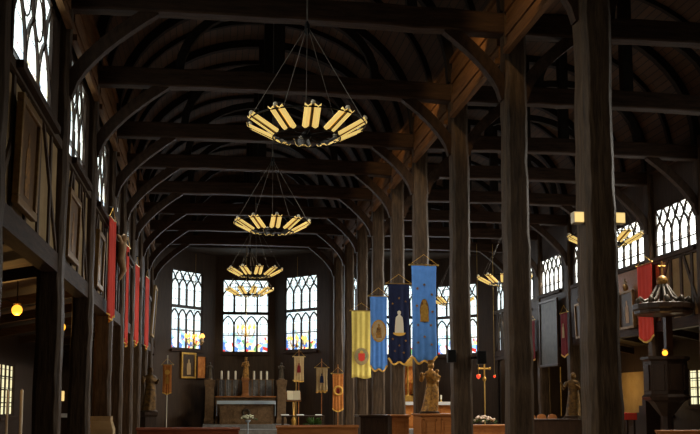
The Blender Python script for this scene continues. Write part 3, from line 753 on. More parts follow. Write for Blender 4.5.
def statue(name, label, loc, h, m, rz=0, pose=0, child=False, crown=False, lean=0.0, ped=None, pedm='darkwood', lance=False, group=None):
    """loc is the base of the pedestal; ped=(half width, height)"""
    t = thing(name, label, 'statue', (0,0,0), group); pz = 0
    if ped:
        a, pz = ped
        MB().loft([[(sx*k, sy*k, z) for sx, sy in ((-1,-1),(1,-1),(1,1),(-1,1))] for k, z in ((a*1.12, 0), (a*1.12, pz*.1), (a*.95, pz*.14), (a*.95, pz*.84), (a*1.1, pz*.9), (a*1.14, pz))]).build('pedestal', pedm, t, bevel=.01)
    b = figure_mesh(h, pose, child, crown, lean)
    b.v = [(x, y, z+pz+.05) for x, y, z in b.v]
    o = b.build('figure', m, t, True); rm = o.modifiers.new('fuse', 'REMESH'); rm.mode = 'VOXEL'; rm.voxel_size = h/95; rm.use_smooth_shade = True
    MB().lathe([(h*.20, pz), (h*.20, pz+.05), (h*.17, pz+.07)], n=16).build('footing', pedm, t)
    if lance:
        MB().tube([(-.22*h, -.15*h, pz+.05), (-.22*h, -.15*h, pz+h*1.15)], .018, 6).build('staff', 'gold', t)
    t.location = loc; t.rotation_euler = (0, 0, rz); WL[t.name] = tuple(loc)
    return t
# gilded mother and child before the fourth middle post, on a panelled wooden chest
q = at(429.5, 410.5, Y=25.0)
cx, cy = q[0], 25.0
def chest(name, label, x0, x1, y0, y1, z, m, group=None, panels=2, cat='chest'):
    t = thing(name, label, cat, ((x0+x1)/2, (y0+y1)/2, 0), group)
    MB().box(x0, x1, y0, y1, 0, z-.05).build('body', m, t, bevel=.01)
    MB().box(x0-.05, x1+.05, y0-.05, y1+.05, z-.05, z).build('top', m, t, bevel=.012)
    w = (x1-x0)/panels
    for i in range(panels):
        p = MB(); a, b = x0+w*i+.06, x0+w*(i+1)-.06; zz0, zz1 = .12, z-.14
        p.box(a, b, y0-.02, y0, zz0, zz0+.04); p.box(a, b, y0-.02, y0, zz1-.04, zz1); p.box(a, a+.04, y0-.02, y0, zz0, zz1); p.box(b-.04, b, y0-.02, y0, zz0, zz1)
        p.box(a+.09, b-.09, y0-.012, y0, zz0+.09, zz1-.09)
        p.build('panel_moulding', m, t)
    return t
a, b = at(421, 413, Y=24.5), at(457, 413, Y=24.5)
chest('panelled_chest', 'sunlit brown panelled chest carrying the gilded mother and child', a[0], b[0], 24.5, 25.45, a[2]-.02, 'warmwood')
statue('gilded_statue', 'gilded mother and child statue standing on brown chest below the bright blue banner', (cx, cy, a[2]-.02), 1.36, 'polychrome', .15, 1, True, True, .10, None, 'darkwood')
a, b = at(360.5, 415, Y=26.4), at(409, 415, Y=26.4)
xm = at(390, 415, Y=26.4)[0]
chest('panelled_chest', 'dark wooden chest left of the sunlit panelled chests', a[0], xm-.06, 26.4, 27.3, a[2], 'darkwood')
chest('panelled_chest', 'smaller brown panelled chest in front of the fifth middle post', xm+.06, b[0], 26.4, 27.3, a[2], 'warmwood', panels=1)

# saints and crucifix on the left
q = at(147, 421, Y=38.4)
statue('carved_statue', 'dark gilded saint statue on tall pedestal at the left end of the nave', (q[0]+.05, 38.4, 0), 1.75, 'darkgold', .5, 1, False, False, .06, (.26, 1.25), 'darkwood')
q = at(120, 240, Y=27.0)
CY = 26.85
t = thing('crucifix', 'carved crucifix with pale body on left wall between the first two scarlet banners', 'crucifix', (XL+.3, CY, at(119, 286, Y=CY)[2]))
cz0, cz1 = at(119, 290, Y=CY)[2], at(119, 226, Y=CY)[2]
m = MB().bar((XL+.18, CY, cz0), (XL+.18, CY, cz1), .08, .12, (1,0,0)); m.bar((XL+.18, CY-.65, cz1-.42), (XL+.18, CY+.65, cz1-.42), .08, .12, (1,0,0)); m.build('cross', 'darkwood', t)
hz = cz1-.42; X0 = XL+.28
m = MB()
m.tube([(X0, CY, hz-1.12), (X0+.12, CY, hz-.86), (X0+.02, CY, hz-.52), (X0+.06, CY, hz-.28), (X0+.05, CY, hz-.08), (X0+.06, CY, hz)], [.05, .085, .12, .12, .14, .06], 12)
m.ball((X0+.12, CY-.03, hz+.08), (.085, .08, .11), 10, 8)
for s in (-1, 1): m.tube([(X0+.05, CY+s*.10, hz-.08), (X0+.02, CY+s*.34, hz+.05), (X0-.02, CY+s*.62, hz+.06)], [.055, .045, .028], 8)
o = m.build('corpus', 'flesh', t, True); rm = o.modifiers.new('fuse', 'REMESH'); rm.mode = 'VOXEL'; rm.voxel_size = .016; rm.use_smooth_shade = True

# saint with staff on the right
q = at(573, 420, X=XS-.75)
statue('carved_statue', 'dark saint statue with gold staff against right wall post by the ochre panel', (q[0], q[1], 0), 1.7, 'darkgold', -.7, 1, False, False, .05, (.28, 1.05), 'darkwood', lance=True)
# ------------------------------------------------------------------ high altar
HY = 46.6
def altar(name, label, x0, x1, y0, y1, z0, z, cloth, front, orn=True, group=None):
    t = thing(name, label, 'altar', ((x0+x1)/2, (y0+y1)/2, z0), group)
    MB().box(x0+.12, x1-.12, y0+.08, y1, z0, z-.1).build('body', front, t, bevel=.01)
    m = MB(); m.box(x0+.2, x1-.2, y0+.05, y0+.08, z0+.1, z0+.16); m.box(x0+.2, x1-.2, y0+.05, y0+.08, z-.26, z-.2)
    for k in range(5):
        a = x0+.2+(x1-x0-.46)*k/4; m.box(a, a+.06, y0+.05, y0+.08, z0+.1, z-.2)
    m.build('front_moulding', front, t)
    MB().box(x0, x1, y0-.04, y1, z-.1, z).build('table_slab', 'greystone', t, bevel=.008)
    c = MB(); c.box(x0-.02, x1+.02, y0-.06, y1+.01, z, z+.015); c.box(x0-.02, x1+.02, y0-.075, y0-.06, z-.15, z+.015)
    for xx in (x0-.035, x1+.02): c.box(xx, xx+.015, y0-.06, y1, z-.75, z+.015)
    c.build('altar_cloth', cloth, t)
    if orn: MB().ring(((x0+x1)/2, y0+.04, z0+(z-z0)*.5), .16, .05, 24, 8, ((1,0,0),(0,0,1))).build('wreath', 'darkstatue', t)
    return t
l, r_ = at(217.5, 401, Y=HY), at(275, 401, Y=HY)
altar('high_altar', 'high altar with pale blue cloth below the middle choir window', l[0], r_[0], HY, HY+1.0, .55, l[2], 'bluecloth', 'carvedwood')
struct(MB().box(l[0]-.7, r_[0]+.7, HY-.55, 48.9, .35, .55).build('trim_%d' % (tn[0]+1), 'greystone', bevel=.01), 'altar step'); tn[0] += 1
RY = 48.0
rl, rr = at(215.5, 396, Y=RY)[0], at(275.5, 396, Y=RY)[0]
zsh, zpt = at(245, 397.5, Y=RY)[2], at(245, 380, Y=RY)[2]
t = thing('altar_retable', 'carved retable shelf with grey panels behind the high altar', 'retable', ((rl+rr)/2, RY, .55))
MB().box(rl, rr, RY, RY+.55,   .55, zsh).build('base', 'carvedwood', t, bevel=.01)
MB().box(rl-.03, rr+.03, RY-.14, RY+.3, zsh, zsh+.07).build('shelf', 'warmwood', t, bevel=.01)
MB().box(rl+.08, rr-.08, RY+.3, RY+.5, zsh+.07, zpt).build('back_panel', 'greystone', t)
m = MB()
for k in range(9):
    x = rl+.12+(rr-rl-.3)*k/8; m.box(x, x+.06, RY+.25, RY+.3, zsh+.07, zpt); 
m.box(rl+.05, rr-.05, RY+.22, RY+.5, zpt, zpt+.06); m.build('colonnettes', 'carvedwood', t)
for xa, nm in ((209.5, 'left'), (281.5, 'right')):
    x = at(xa, 396, Y=RY)[0]; zt_ = at(xa, 380, Y=RY)[2]
    statue('altar_statue', 'dark kneeling height statue on brown pedestal at the %s end of the high altar' % nm if False else 'small dark statue on brown pedestal at the %s end of the high altar' % nm, (x, RY+.1, .55), .85, 'darkstatue', 0, 1, ped=(.24, zt_-.55), pedm='carvedwood', group='statues beside the high altar')
x = at(245.3, 396, Y=RY)[0]; zt_ = at(245, 379, Y=RY)[2]
statue('altar_statue', 'brown crowned statue on the tabernacle at the centre of the high altar', (x, RY+.1, zsh+.07), 1.02, 'polychrome', 0, 0, True, True, .05, (.17, zt_-zsh-.07), 'warmwood')
def candle(label, x, y, z, hs, hc, r=.035, group=None, holder='greystone'):
    t = thing('altar_candle', label, 'candle', (x, y, z), group)
    MB().lathe([(.07, 0), (.075, .02), (.025, .05), (.02, hs*.4), (.04, hs*.5), (.018, hs*.6), (.018, hs*.92), (.055, hs)], (x, y, z), 12).build('candlestick', holder, t)
    MB().lathe([(r, hs), (r, hs+hc), (.006, hs+hc), (.005, hs+hc+.03)], (x, y, z), 10).build('candle', 'wax', t)
    return t
zc0, zc1 = at(240, 379.5, Y=RY)[2], at(240, 371, Y=RY)[2]
for i, xx in enumerate((221.5, 228.2, 235.5, 254, 261, 267)):
    candle('%s tall white candle from the left on the high altar shelf' % ORD[i], at(xx, 380, Y=RY)[0], RY+.1, zsh+.07, zc0-zsh-.07, zc1-zc0, .05, 'candles on the high altar')
# flowers before the altar
def bouquet(label, x, y, z, rad, stand, petals='flower', n=34, seed=3, group=None, nm='flower_arrangement'):
    r = random.Random(seed); t = thing(nm, label, 'flowers', (x, y, 0 if stand else z), group)
    if stand: MB().lathe([(.16, 0), (.16, .03), (.03, .08), (.03, z-.12), (.10, z-.06), (.12, z)], (x, y, 0), 14).build('stand', 'bluecloth', t)
    lf = MB(); fl = MB()
    for k in range(n*2):
        a = r.random()*6.28; d = rad*sqrt(r.random())*1.1; zz = z+rad*.35*(1-(d/rad)**2*.7)+r.uniform(-.05, .02)
        p = (x+d*cos(a), y+d*sin(a)*.7, zz); e = mad(p, (cos(a), sin(a)*.7, r.uniform(-.1, .6)), .10)
        s_ = nrm((-sin(a), cos(a), r.uniform(-.5, .5))); mid_ = mad(p, sub(e, p), .5)
        lf.add([p, mad(mid_, s_, .03), e, mad(mid_, s_, -.03), mad(mid_, (0,0,1), .012)], [(0,1,4), (1,2,4), (2,3,4), (3,0,4), (0,3,2,1)])
    for k in range(n):
        a = r.random()*6.28; d = rad*sqrt(r.random()); zz = z+rad*.5*(1-(d/rad)**2*.6)+r.uniform(-.02, .06)
        fl.ball((x+d*cos(a), y+d*sin(a)*.7, zz), (.042, .042, .034), 7, 5)
    lf.build('leaves', 'leaf', t); o = fl.build('blossoms', petals, t, True)
    return t
q = at(248, 420, Y=41.0); bouquet('white flowers on pale stand before the high altar', q[0], 41.0, q[2], .34, True)

q = at(313, 408, Y=41.6); x = q[0]
t = thing('potted_plant', 'dark leafy plant in a pot right of the open book', 'plant', (x, 41.6, 0))
MB().lathe([(.18, 0), (.24, .42), (.26, .45), (.2, .45)], (x, 41.6, 0), 14).build('pot', 'darkwood', t)
r = random.Random(5); m = MB()
for k in range(60):
    a = r.random()*6.28; e = r.uniform(.2, 1.2); L_ = r.uniform(.35, .7); d = (cos(a)*cos(e), sin(a)*cos(e), sin(e)); p = (x, 41.6, .45); s_ = (-sin(a), cos(a), 0)
    b = mad(p, d, L_*.6, (0,0,1), .12); c = mad(p, d, L_); m.add([p, mad(b, s_, .05), c, mad(b, s_, -.05)], [(0,1,2), (0,2,3)])
m.build('leaves', 'leaf', t)
# lectern with open book, cross and paper table
q = at(293.5, 400, Y=42.0); x, z = q[0], q[2]
t = thing('lectern', 'gilded lectern with large open book right of the high altar', 'lectern', (x, 42.0, 0))
MB().lathe([(.22, 0), (.22, .05), (.09, .12), (.045, .3), (.075, .7), (.11, .85), (.05, .95), (.04, z-.1)], (x, 42, 0), 16).build('stem', 'gold', t, True)
MB().bar((x, 41.88, z-.06), (x, 42.15, z+.34), .66, .03, (1,0,0)).build('book_rest', 'gold', t)
bk = thing('open_book', 'large open book with cream pages lying on the gilded lectern', 'book', (x, 41.86, z-.02))
for s in (-1, 1):
    MB().bar((x+s*.15, 41.80, z-.0), (x+s*.15, 42.06, z+.40), .29, .05, (1, 0, .12*s)).build('pages', 'paper', bk)
MB().bar((x, 41.835, z-.04), (x, 42.10, z+.37), .63, .02, (1,0,0)).build('cover', 'crimson', bk)
q = at(296, 392, Y=43.5); x = q[0]; zt_ = at(296, 376, Y=43.5)[2]
t = thing('processional_cross', 'thin dark processional cross standing behind the open book', 'cross', (x, 43.5, 0))
MB().tube([(x, 43.5, 0), (x, 43.5, zt_)], .016, 8).build('staff', 'brass', t)
MB().bar((x-.16, 43.5, zt_-.2), (x+.16, 43.5, zt_-.2), .035, .035).build('cross_arm', 'brass', t)
def table(name, label, x0, x1, y0, y1, z, top, clothm=None, cat='table'):
    t = thing(name, label, cat, ((x0+x1)/2, (y0+y1)/2, 0))
    MB().box(x0, x1, y0, y1, z-.05, z).build('table_top', top, t, bevel=.008)
    for xx in (x0+.05, x1-.05):
        for yy in (y0+.05, y1-.05): MB().box(xx-.03, xx+.03, yy-.03, yy+.03, 0, z-.05).build('leg', top, t)
    if clothm:
        c = MB(); c.box(x0-.015, x1+.015, y0-.015, y1+.015, z, z+.01); c.box(x0-.02, x1+.02, y0-.025, y0-.015, z-.2, z+.01); c.build('table_cloth', clothm, t)
    return t
a, b = at(282, 415, Y=39.5), at(325, 415, Y=39.5)
table('side_table', 'dark table with papers below the open book', a[0], b[0], 39.5, 40.1, a[2]-.02, 'darkwood')
for i, (xx, l) in enumerate(((285, 'white paper on the left end of the dark table'), (300, 'white paper at the middle of the dark table'), (318, 'white paper on the right end of the dark table'))):
    p = at(xx, 415, Y=39.75); mb = MB().box(p[0]-.17+.03*i, p[0]+.17, 39.65, 39.9, a[2]-.02, a[2]-.008); mb.v = [(X_, Y_, Z_ + (.03 if Y_ > 39.8 else 0)) for X_, Y_, Z_ in mb.v]
    tag(mb.build('paper_sheet', 'white', origin=(p[0], 39.75, a[2]-.02)), l, 'paper', 'papers on the dark table')

# banners around the main choir
def standing_banner(label, xa, xb, yt, yb, Y, cm, bottom, emb, grp='small banners around the main choir'):
    p0, p1, zt, zb = hang(xa, xb, yt, yb, Y)
    t, u, nn, w, ctr = banner('standing_banner', label, grp, p0, p1, zt, zb, cm, bottom, fold=.012, fr=True, seed=int(xa))
    xc = (p0[0]+p1[0])/2
    MB().tube([(xc, Y+.05, 0), (xc, Y+.05, zt+.45)], .02, 8).build('staff', 'wax' if xa < 180 else 'warmwood', t)
    MB().lathe([(.16, 0), (.16, .04), (.05, .09), (.03, .3)], (xc, Y+.05, 0), 12).build('staff_foot', 'darkwood', t)
    if emb == 'fig': emb_figure(t, ctr, u, nn, .5, .45, .5*(zt-zb)*.8, 'crimson')
    if emb == 'blue': emb_figure(t, ctr, u, nn, .5, .42, .5*(zt-zb)*.8, 'navy')
    if emb == 'ring': MB().ring(ctr(.5, .45), w*.36, .05, 24, 6, (u, (0,0,1))).build('ring_ornament', 'fringe', t); emb_figure(t, ctr, u, nn, .5, .45, w*.6, 'crimson')
    if emb == 'gold':
        disc(ctr(.5, .25), u, nn, w*.28, w*.28).build('round_ornament', 'fringe', t); emb_figure(t, ctr, u, nn, .5, .5, (zt-zb)*.3, 'gold')
standing_banner('golden orange banner on a pale staff left of the main choir', 163, 172, 365, 394, 43.2, 'orange', 'point', 'gold')
standing_banner('faded cream and red banner under the right choir window', 294, 304, 357, 381, 46.2, 'beige', 'plain', 'fig')
standing_banner('cream banner with notched lower edge near the right choir wall', 316, 327.5, 368, 392, 44.3, 'beige', 'dags', 'blue')
standing_banner('orange gold brocade banner with round ornament beside the middle post row', 332.5, 343.5, 374, 411, 42.3, 'orange', 'round', 'ring')
# candle chandeliers in the choir
def candelabrum():
    t = thing('candle_chandelier', 'x', 'chandelier', (0,0,0), 'candle chandeliers in the main choir')
    MB().lathe([(.01, -.32), (.05, -.26), (.09, -.16), (.04, -.06), (.05, .1), (.02, .3), (.012, .5)], n=12).build('stem', 'brass', t, True)
    for k in range(8):
        a = 2*pi*k/8; d = (cos(a), sin(a), 0)
        arm = MB().tube([mad((0,0,-.2), d, .04), mad((0,0,-.28), d, .2), mad((0,0,-.22), d, .36), mad((0,0,-.08), d, .44)], .012, 6)
        arm.lathe([(.04, -.08), (.045, -.06), (.015, -.05)], mad((0,0,0), d, .44), 8); ar = arm.build('arm', 'brass', t)
        c = MB().lathe([(.016, -.06), (.016, .09)], mad((0,0,0), d, .44), 8).build('candle', 'wax', ar)
        MB().lathe([(.006, .09), (.07, .15), (.065, .21), (.004, .33)], mad((0,0,0), d, .44), 8).build('flame', 'flame', ar)
    MB().tube([(0,0,.5), (0,0,4.3)], .008, 5).build('hanging_chain', 'brass', t)
    return t
CA = candelabrum()
for i, (xx, yy, Y, l) in enumerate(((194.5, 340, 46.5, 'lit candle chandelier before the left choir window'), (246, 331, 46.4, 'lit candle chandelier before the middle choir window'), (297, 342, 46.3, 'lit candle chandelier before the right choir window'))):
    p = at(xx, yy, Y=Y); c = CA if i == 0 else dup(CA, p); c.location = p; c['label'] = l; c.rotation_euler = (0, 0, .2+i)

# ------------------------------------------------------------------ benches
def bench(label, x0, x1, y, z=.95, m='redwood', group='benches in the left nave'):
    t = thing('church_bench', label, 'bench', ((x0+x1)/2, y, 0), group)
    MB().box(x0, x1, y+.02, y+.07, .42, z-.04).build('backrest', m, t, bevel=.008)
    MB().box(x0-.03, x1+.03, y, y+.1, z-.05, z).build('top_rail', m, t, bevel=.012)
    MB().box(x0, x1, y+.07, y+.48, .40, .45).build('seat', m, t, bevel=.008)
    for xx in (x0, x1-.05):
        MB().prism([(0, 0), (.52, 0), (.52, .5), (.42, .62), (.12, .7), (.1, z-.05), (0, z-.05)], (xx, y, 0), (0,1,0), (0,0,1), .05).build('end_panel', m, t, bevel=.006)
    return t
for i, y in enumerate((24.3, 25.6)):
    a, b = at(137, 428, Y=y)[0], at(239, 428, Y=y)[0]
    bench('%s red brown bench of the left block in the left nave' % ('nearer' if i == 0 else 'farther'), a, b, y)
    a, b = at(277, 427, Y=y)[0], at(358, 427, Y=y)[0]
    bench('%s orange brown bench of the right block in the left nave' % ('nearer' if i == 0 else 'farther'), a, b, y, 1.0, 'warmwood')
a, b = at(658, 431.5, Y=19.0)[0], at(712, 431.5, Y=19.0)[0]
bench('orange brown bench at the lower right picture corner', a, b, 19.0, 1.02, 'warmwood', None)

# ------------------------------------------------------------------ right nave
SY = 45.6
a, b = at(400, 402, Y=SY)[0], at(458, 402, Y=SY)[0]
altar('side_altar', 'right nave altar with white cloth and red front behind the gilded mother and child', a, b, SY, SY+.9, .35, at(430, 402, Y=SY)[2], 'white', 'orange', False)
zt_ = at(430, 402, Y=SY)[2]+.015
candle('short white candle on the right nave altar', at(443, 400, Y=SY)[0], SY+.4, zt_, .12, .22, .045, holder='brass')
x = at(415, 390, Y=47.2)[0]; zz = at(415, 366, Y=47.2)[2]
t = thing('gilded_tabernacle', 'gilded reredos niche behind right nave altar below the navy and blue banners', 'reredos', (x, 47.2, .35))
MB().box(x-.75, x+.75, 47.2, 47.6, .35, 2.0).build('base', 'gold', t, bevel=.01)
m = MB()
for s in (-.7, -.36, .36, .7): m.lathe([(.07, 0), (.05, .08), (.05, zz-2.25), (.08, zz-2.12), (.08, zz-2.0)], (x+s, 47.3, 2.0), 10)
m.build('columns', 'gold', t)
MB().box(x-.75, x+.75, 47.42, 47.55, 2.0, zz).build('niche_back', 'sunpanel', t)
MB().prism([(-.85, 0), (.85, 0), (.85, .12), (0, .62), (-.85, .12)], (x, 47.15, zz), (1,0,0), (0,0,1), -.35).build('pediment', 'gold', t)
statue('altar_statue', 'small gilded figure inside the gilded reredos niche', (x, 47.28, 2.0), .95, 'gold', 0, 0)
# gold cross on a pole with red lamps
q = at(485, 415, Y=33.0); x = q[0]; zt_ = at(485, 362, Y=33)[2]
t = thing('standing_cross', 'gold altar cross on a tall pole between the second and third middle posts', 'cross', (x, 33, 0))
MB().lathe([(.2, 0), (.2, .05), (.05, .14), (.022, .3), (.022, zt_-.55)], (x, 33, 0), 12).build('pole', 'brass', t)
MB().tube([(x, 33, zt_-.6), (x, 33, zt_)], .03, 8).build('cross_upright', 'gold', t)
m = MB().tube([(x-.2, 33, zt_-.24), (x+.2, 33, zt_-.24)], .03, 8)
for p in ((x-.2, 33, zt_-.24), (x+.2, 33, zt_-.24), (x, 33, zt_)): m.ball(p, .05, 8, 6)
m.build('cross_arm', 'gold', t)
MB().ball((x, 33, zt_-.62), (.07, .07, .09), 10, 8).build('knop', 'gold', t)
for i, (xx, yy, s, l) in enumerate(((478.5, 376.5, .075, 'glowing red hanging lamp left of the tall gold cross'), (494.5, 376.5, .045, 'small dim red hanging lamp right of the tall gold cross'))):
    p = at(xx, yy, Y=35.0); t = thing('sanctuary_lamp', l, 'lamp', p, 'red hanging lamps')
    MB().lathe([(s*.4, -s), (s, -s*.3), (s*1.05, s*.3), (s*.8, s)], p, 12).build('lamp_glass', 'redlamp', t, True)
    m = MB().ring(mad(p, (0,0,1), s), s*.85, .012, 14, 5); m.lathe([(.01, -s*1.5), (s*.45, -s)], p, 8); m.build('lamp_mount', 'brass', t)
    MB().tube([mad(p, (0,0,1), s), mad(p, (0,0,1), 5.2)], .006, 5).build('chain', 'brass', t)
a, b = at(468, 425, Y=29.2), at(511, 425, Y=29.2)
chest('panelled_chest', 'sunlit brown chest under the pinkish flowers behind the third middle post', a[0], b[0], 29.2, 30.0, a[2], 'warmwood', panels=3)
q = at(484, 423, Y=29.5); bouquet('pale pinkish flowers on the brown chest below the tall gold cross', q[0], 29.55, q[2]+.0, .36, False, 'pink', 40, 9)
# loudspeakers on the third middle post
for xa, xb, ya, yb, l, s in ((452.5, 459, 350, 363, 'black loudspeaker on the left side of the third middle post', -1), (472, 481.5, 351, 364.5, 'black loudspeaker on the right side of the third middle post', 1)):
    p = at((xa+xb)/2, (ya+yb)/2, Y=21.45); hw = (xb-xa)/2*21.45/930; hh = (yb-ya)/2*21.45/930
    if s < 0: p = (XM-.22-.11, 21.35, p[2]); hw = .10
    else: p = (XM+.22+.19, 21.4, p[2])
    t = thing('loudspeaker', l, 'speaker', (p[0], p[1], p[2]-hh), 'loudspeakers on the third middle post')
    MB().loft([[(p[0]-hw, p[1]-.12, p[2]+e*hh), (p[0]+hw, p[1]-.12, p[2]+e*hh), (p[0]+hw*.75, p[1]+.1, p[2]+e*hh), (p[0]-hw*.75, p[1]+.1, p[2]+e*hh)] for e in (-1, 1)]).build('cabinet', 'black', t, bevel=.012)
    MB().box(p[0]-hw*.85, p[0]+hw*.85, p[1]-.13, p[1]-.12, p[2]-hh*.9, p[2]+hh*.9).build('grille', 'iron', t)
    MB().bar((p[0], p[1], p[2]), (XM+s*.19, p[1]+.05, p[2]), .04, .05).build('bracket', 'iron', t)
# floodlights on the nearest middle post
for xx, yy, s, l in ((583.5, 218, -1, 'small glowing lamp on the left side of the nearest middle post'), (617, 218.5, 1, 'small glowing lamp on the right side of the nearest middle post')):
    p = at(xx, yy, Y=13.5); px = XM+s*(.25+.085)
    t = thing('floodlight', l, 'lamp', (px, 13.5, p[2]-.09), 'lamps on the nearest middle post')
    MB().box(px-.085, px+.085, 13.44, 13.58, p[2]-.09, p[2]+.09).build('housing', 'ivory', t, bevel=.01)
    MB().box(px-.07, px+.07, 13.425, 13.44, p[2]-.075, p[2]+.075).build('lens', 'flood', t)
    MB().bar((px-s*.05, 13.52, p[2]), (XM+s*.22, 13.56, p[2]), .03, .04).build('bracket', 'iron', t)

# ------------------------------------------------------------------ pulpit on the right
PX, PY = 13.66, 26.65
zb_, zt2 = at(665, 315, Y=PY)[2], at(665, 305, Y=PY)[2]
t = thing('pulpit', 'carved dark pulpit with round sounding board and ball finial at the right wall', 'pulpit', (PX, PY, 0))
oc = pi/8
zb2 = at(664, 281, Y=PY)[2]
MB().lathe([(.55, 0), (.55, .12), (.22, .3), (.18, 1.2), (.5, 1.62), (.66, 1.72)], (PX, PY, 0), 8, oc).build('stem', 'darkwood', t)
z0, z1 = at(665, 397, Y=PY)[2], at(665, 357, Y=PY)[2]
MB().lathe([(.66, 1.7), (.72, z0+.0), (.64, z0+.08), (.64, z1-.14), (.72, z1-.08), (.72, z1)], (PX, PY, 0), 8, oc).build('tub', 'darkwood', t)
for k in range(8):
    a = oc+2*pi*(k+.5)/8
    if sin(a) < .5:
        c = (PX+.60*cos(a), PY+.60*sin(a), (z0+z1)/2); s_ = (-sin(a), cos(a), 0)
        MB().bar(mad(c, (0,0,1), -(z1-z0)*.34), mad(c, (0,0,1), (z1-z0)*.30), .05, .34, (cos(a), sin(a), 0)).build('tub_panel', 'darkwood', t, bevel=.01)
MB().box(PX+.30, PX+.52, PY+.45, PY+.62, z1, zb_).build('back_board', 'darkwood', t)
MB().lathe([(.80, zb_), (.86, zb_+.04), (.86, zb_+.12), (.92, zb_+.17), (.92, zt2), (.78, zt2+.04), (.05, zt2+.06)], (PX, PY, 0), 16, oc/2).build('sounding_board', 'darkwood', t)
m = MB()
for k in range(10):
    a = 2*pi*k/10
    d = (cos(a), sin(a), 0); m.tube([mad((PX, PY, zt2+.03), d, .82), mad((PX, PY, zt2+.20), d, .74), mad((PX, PY, zt2+.10), d, .60), mad((PX, PY, zt2+.2), d, .40), mad((PX, PY, zb2-.12), d, .12)], [.05, .06, .05, .045, .04], 8)
    m.ball(mad((PX, PY, zt2+.13), d, .78), (.07, .07, .09), 8, 6)
m.build('scroll_crown', 'darkstatue', t, True)
MB().ball((PX, PY, zb2), .17, 16, 10).build('ball_finial', 'polychrome', t, True)
m = MB().tube([(PX, PY, zb2+.15), (PX, PY, zb2+.62)], .024, 6); m.tube([(PX-.12, PY, zb2+.46), (PX+.12, PY, zb2+.46)], .024, 6); m.build('cross_finial', 'gold', t)
m = MB()
# pulpit stair: stepped flight to the right
for k in range(8): m.box(PX-.35, PX+.35, PY+.65+.24*(7-k), PY+.65+.24*(8-k), 0, .2+.22*k)
m.build('stair', 'darkwood', t)

# ------------------------------------------------------------------ small lamps and aisle furniture
def bracket_lamp(label, xx, yy, X, r=.07, group=None, arm=.5, rod=True):
    p = at(xx, yy, X=X); t = thing('aisle_lamp', label, 'lamp', p, group)
    MB().ball(p, r, 12, 8).build('globe', 'amber', t, True)
    MB().lathe([(.10, r*1.1), (.03, r*1.5), (.012, r*1.6)], p, 10).build('lamp_cap', 'brass', t)
    MB().tube([mad(p, (0,0,1), r*1.3), mad(p, (-1,0,0), arm*.5, (0,0,1), r*1.9, (0,1,0), 0 if rod else .25), mad(p, (-1,0,0), arm, (0,0,1), r*1.3, (0,1,0), 0 if rod else PY+.47-p[1])], .014, 6).build('arm', 'iron', t)
    if rod: MB().tube([mad(p, (0,0,1), r*1.3), (p[0], p[1], 4.72)], .012, 6).build('hanging_rod', 'iron', t)
    return p
lamps = [bracket_lamp('glowing amber lamp in the left aisle nearest the left picture edge', 17, 310, -4.7, .13, 'amber lamps of the aisles'),
         bracket_lamp('glowing amber lamp in the left aisle between the two nearest left posts', 61, 327, -4.6, .14, 'amber lamps of the aisles'),
         bracket_lamp('glowing amber lamp above the pulpit tub under its sounding board', 665, 353, 13.55, .085, 'amber lamps of the aisles', -.46, False)]
for i, (xx, l) in enumerate(((8, 'thin tall white candle on a stand in the left aisle at the picture edge'), (22, 'thicker tall white candle on a stand left of the nearest left post'))):
    p = at(xx, 390, Y=24.6); t = thing('standing_candle', l, 'candle', (p[0], 24.6, 0), 'tall candles in the left aisle')
    MB().lathe([(.13, 0), (.13, .04), (.04, .1), (.03, .55), (.07, .62)], (p[0], 24.6, 0), 12).build('candle_stand', 'brass', t)
    MB().lathe([(.028+.012*i, .6), (.028+.012*i, p[2]), (.006, p[2]), (.005, p[2]+.03)], (p[0], 24.6, 0), 12).build('candle', 'wax', t)
a, b = at(54, 414, Y=42.5), at(74, 414, Y=42.5)
altar('side_altar', 'small altar with white cloth at the far end of the left aisle', a[0]-.2, b[0]+.5, 42.5, 43.2, 0, a[2], 'white', 'darkwood', False)
p = at(67.5, 396, Y=43.3)
t = thing('lit_shrine', 'small lit shrine with two amber panes on the left aisle altar', 'shrine', (p[0], 43.3, a[2]+.02))
MB().box(p[0]-.32, p[0]+.32, 43.3, 43.6, 0.0, p[2]+.35).build('cabinet', 'darkwood', t, bevel=.01)
for s in (-1, 1): MB().box(p[0]+s*.2-.06, p[0]+s*.2+.06, 43.27, 43.3, p[2]-.22, p[2]+.22).build('pane', 'flood', t)
# ochre backing behind the saint, red covered table, chairs on the right
c0, c1, z0, z1 = wallpic(578, 592, 378, 412, 15.4)
struct(MB().box(15.35, 15.5, c1[1], c0[1]+.3, .3, z1).build('wall_ochre_panel', 'ochre'))
a, b = at(621, 414, Y=27.5), at(636, 414, Y=27.5)
table('side_table', 'small table with red cloth right of the nearest middle post', a[0], b[0], 27.5, 28.1, a[2]+.02, 'darkwood', 'red')
def chair(label, x, y):
    t = thing('carved_chair', label, 'chair', (x, y, 0), 'carved chairs by the right wall')
    MB().box(x-.19, x+.19, y-.22, y+.24, .44, .5).build('seat', 'crimson', t, bevel=.015)
    m = MB(); m.prism([(-.19, 0), (-.15, 0), (-.15, .48), (.15, .48), (.15, 0), (.19, 0), (.19, .55), (.14, .64), (0, .68), (-.14, .64), (-.19, .55)], (x, y+.2, .5), (1,0,0), (0,0,1), -.04); m.build('back_frame', 'warmwood', t, bevel=.006)
    MB().box(x-.15, x+.15, y+.205, y+.235, .58, .98).build('back_pad', 'darkwood', t)
    for sx in (-1, 1):
        for sy in (-1, 1): MB().box(x+sx*.16-.025, x+sx*.16+.025, y+sy*.19-.025, y+sy*.19+.025, 0, .44).build('leg', 'darkwood', t)
for i, (xx, l) in enumerate(((532.5, 'left of three carved chairs near the right wall'), (543.3, 'middle of three carved chairs near the right wall'), (554, 'right of three carved chairs near the right wall'))):
    p = at(xx, 406, Y=35.0); chair(l, p[0], 35.0)
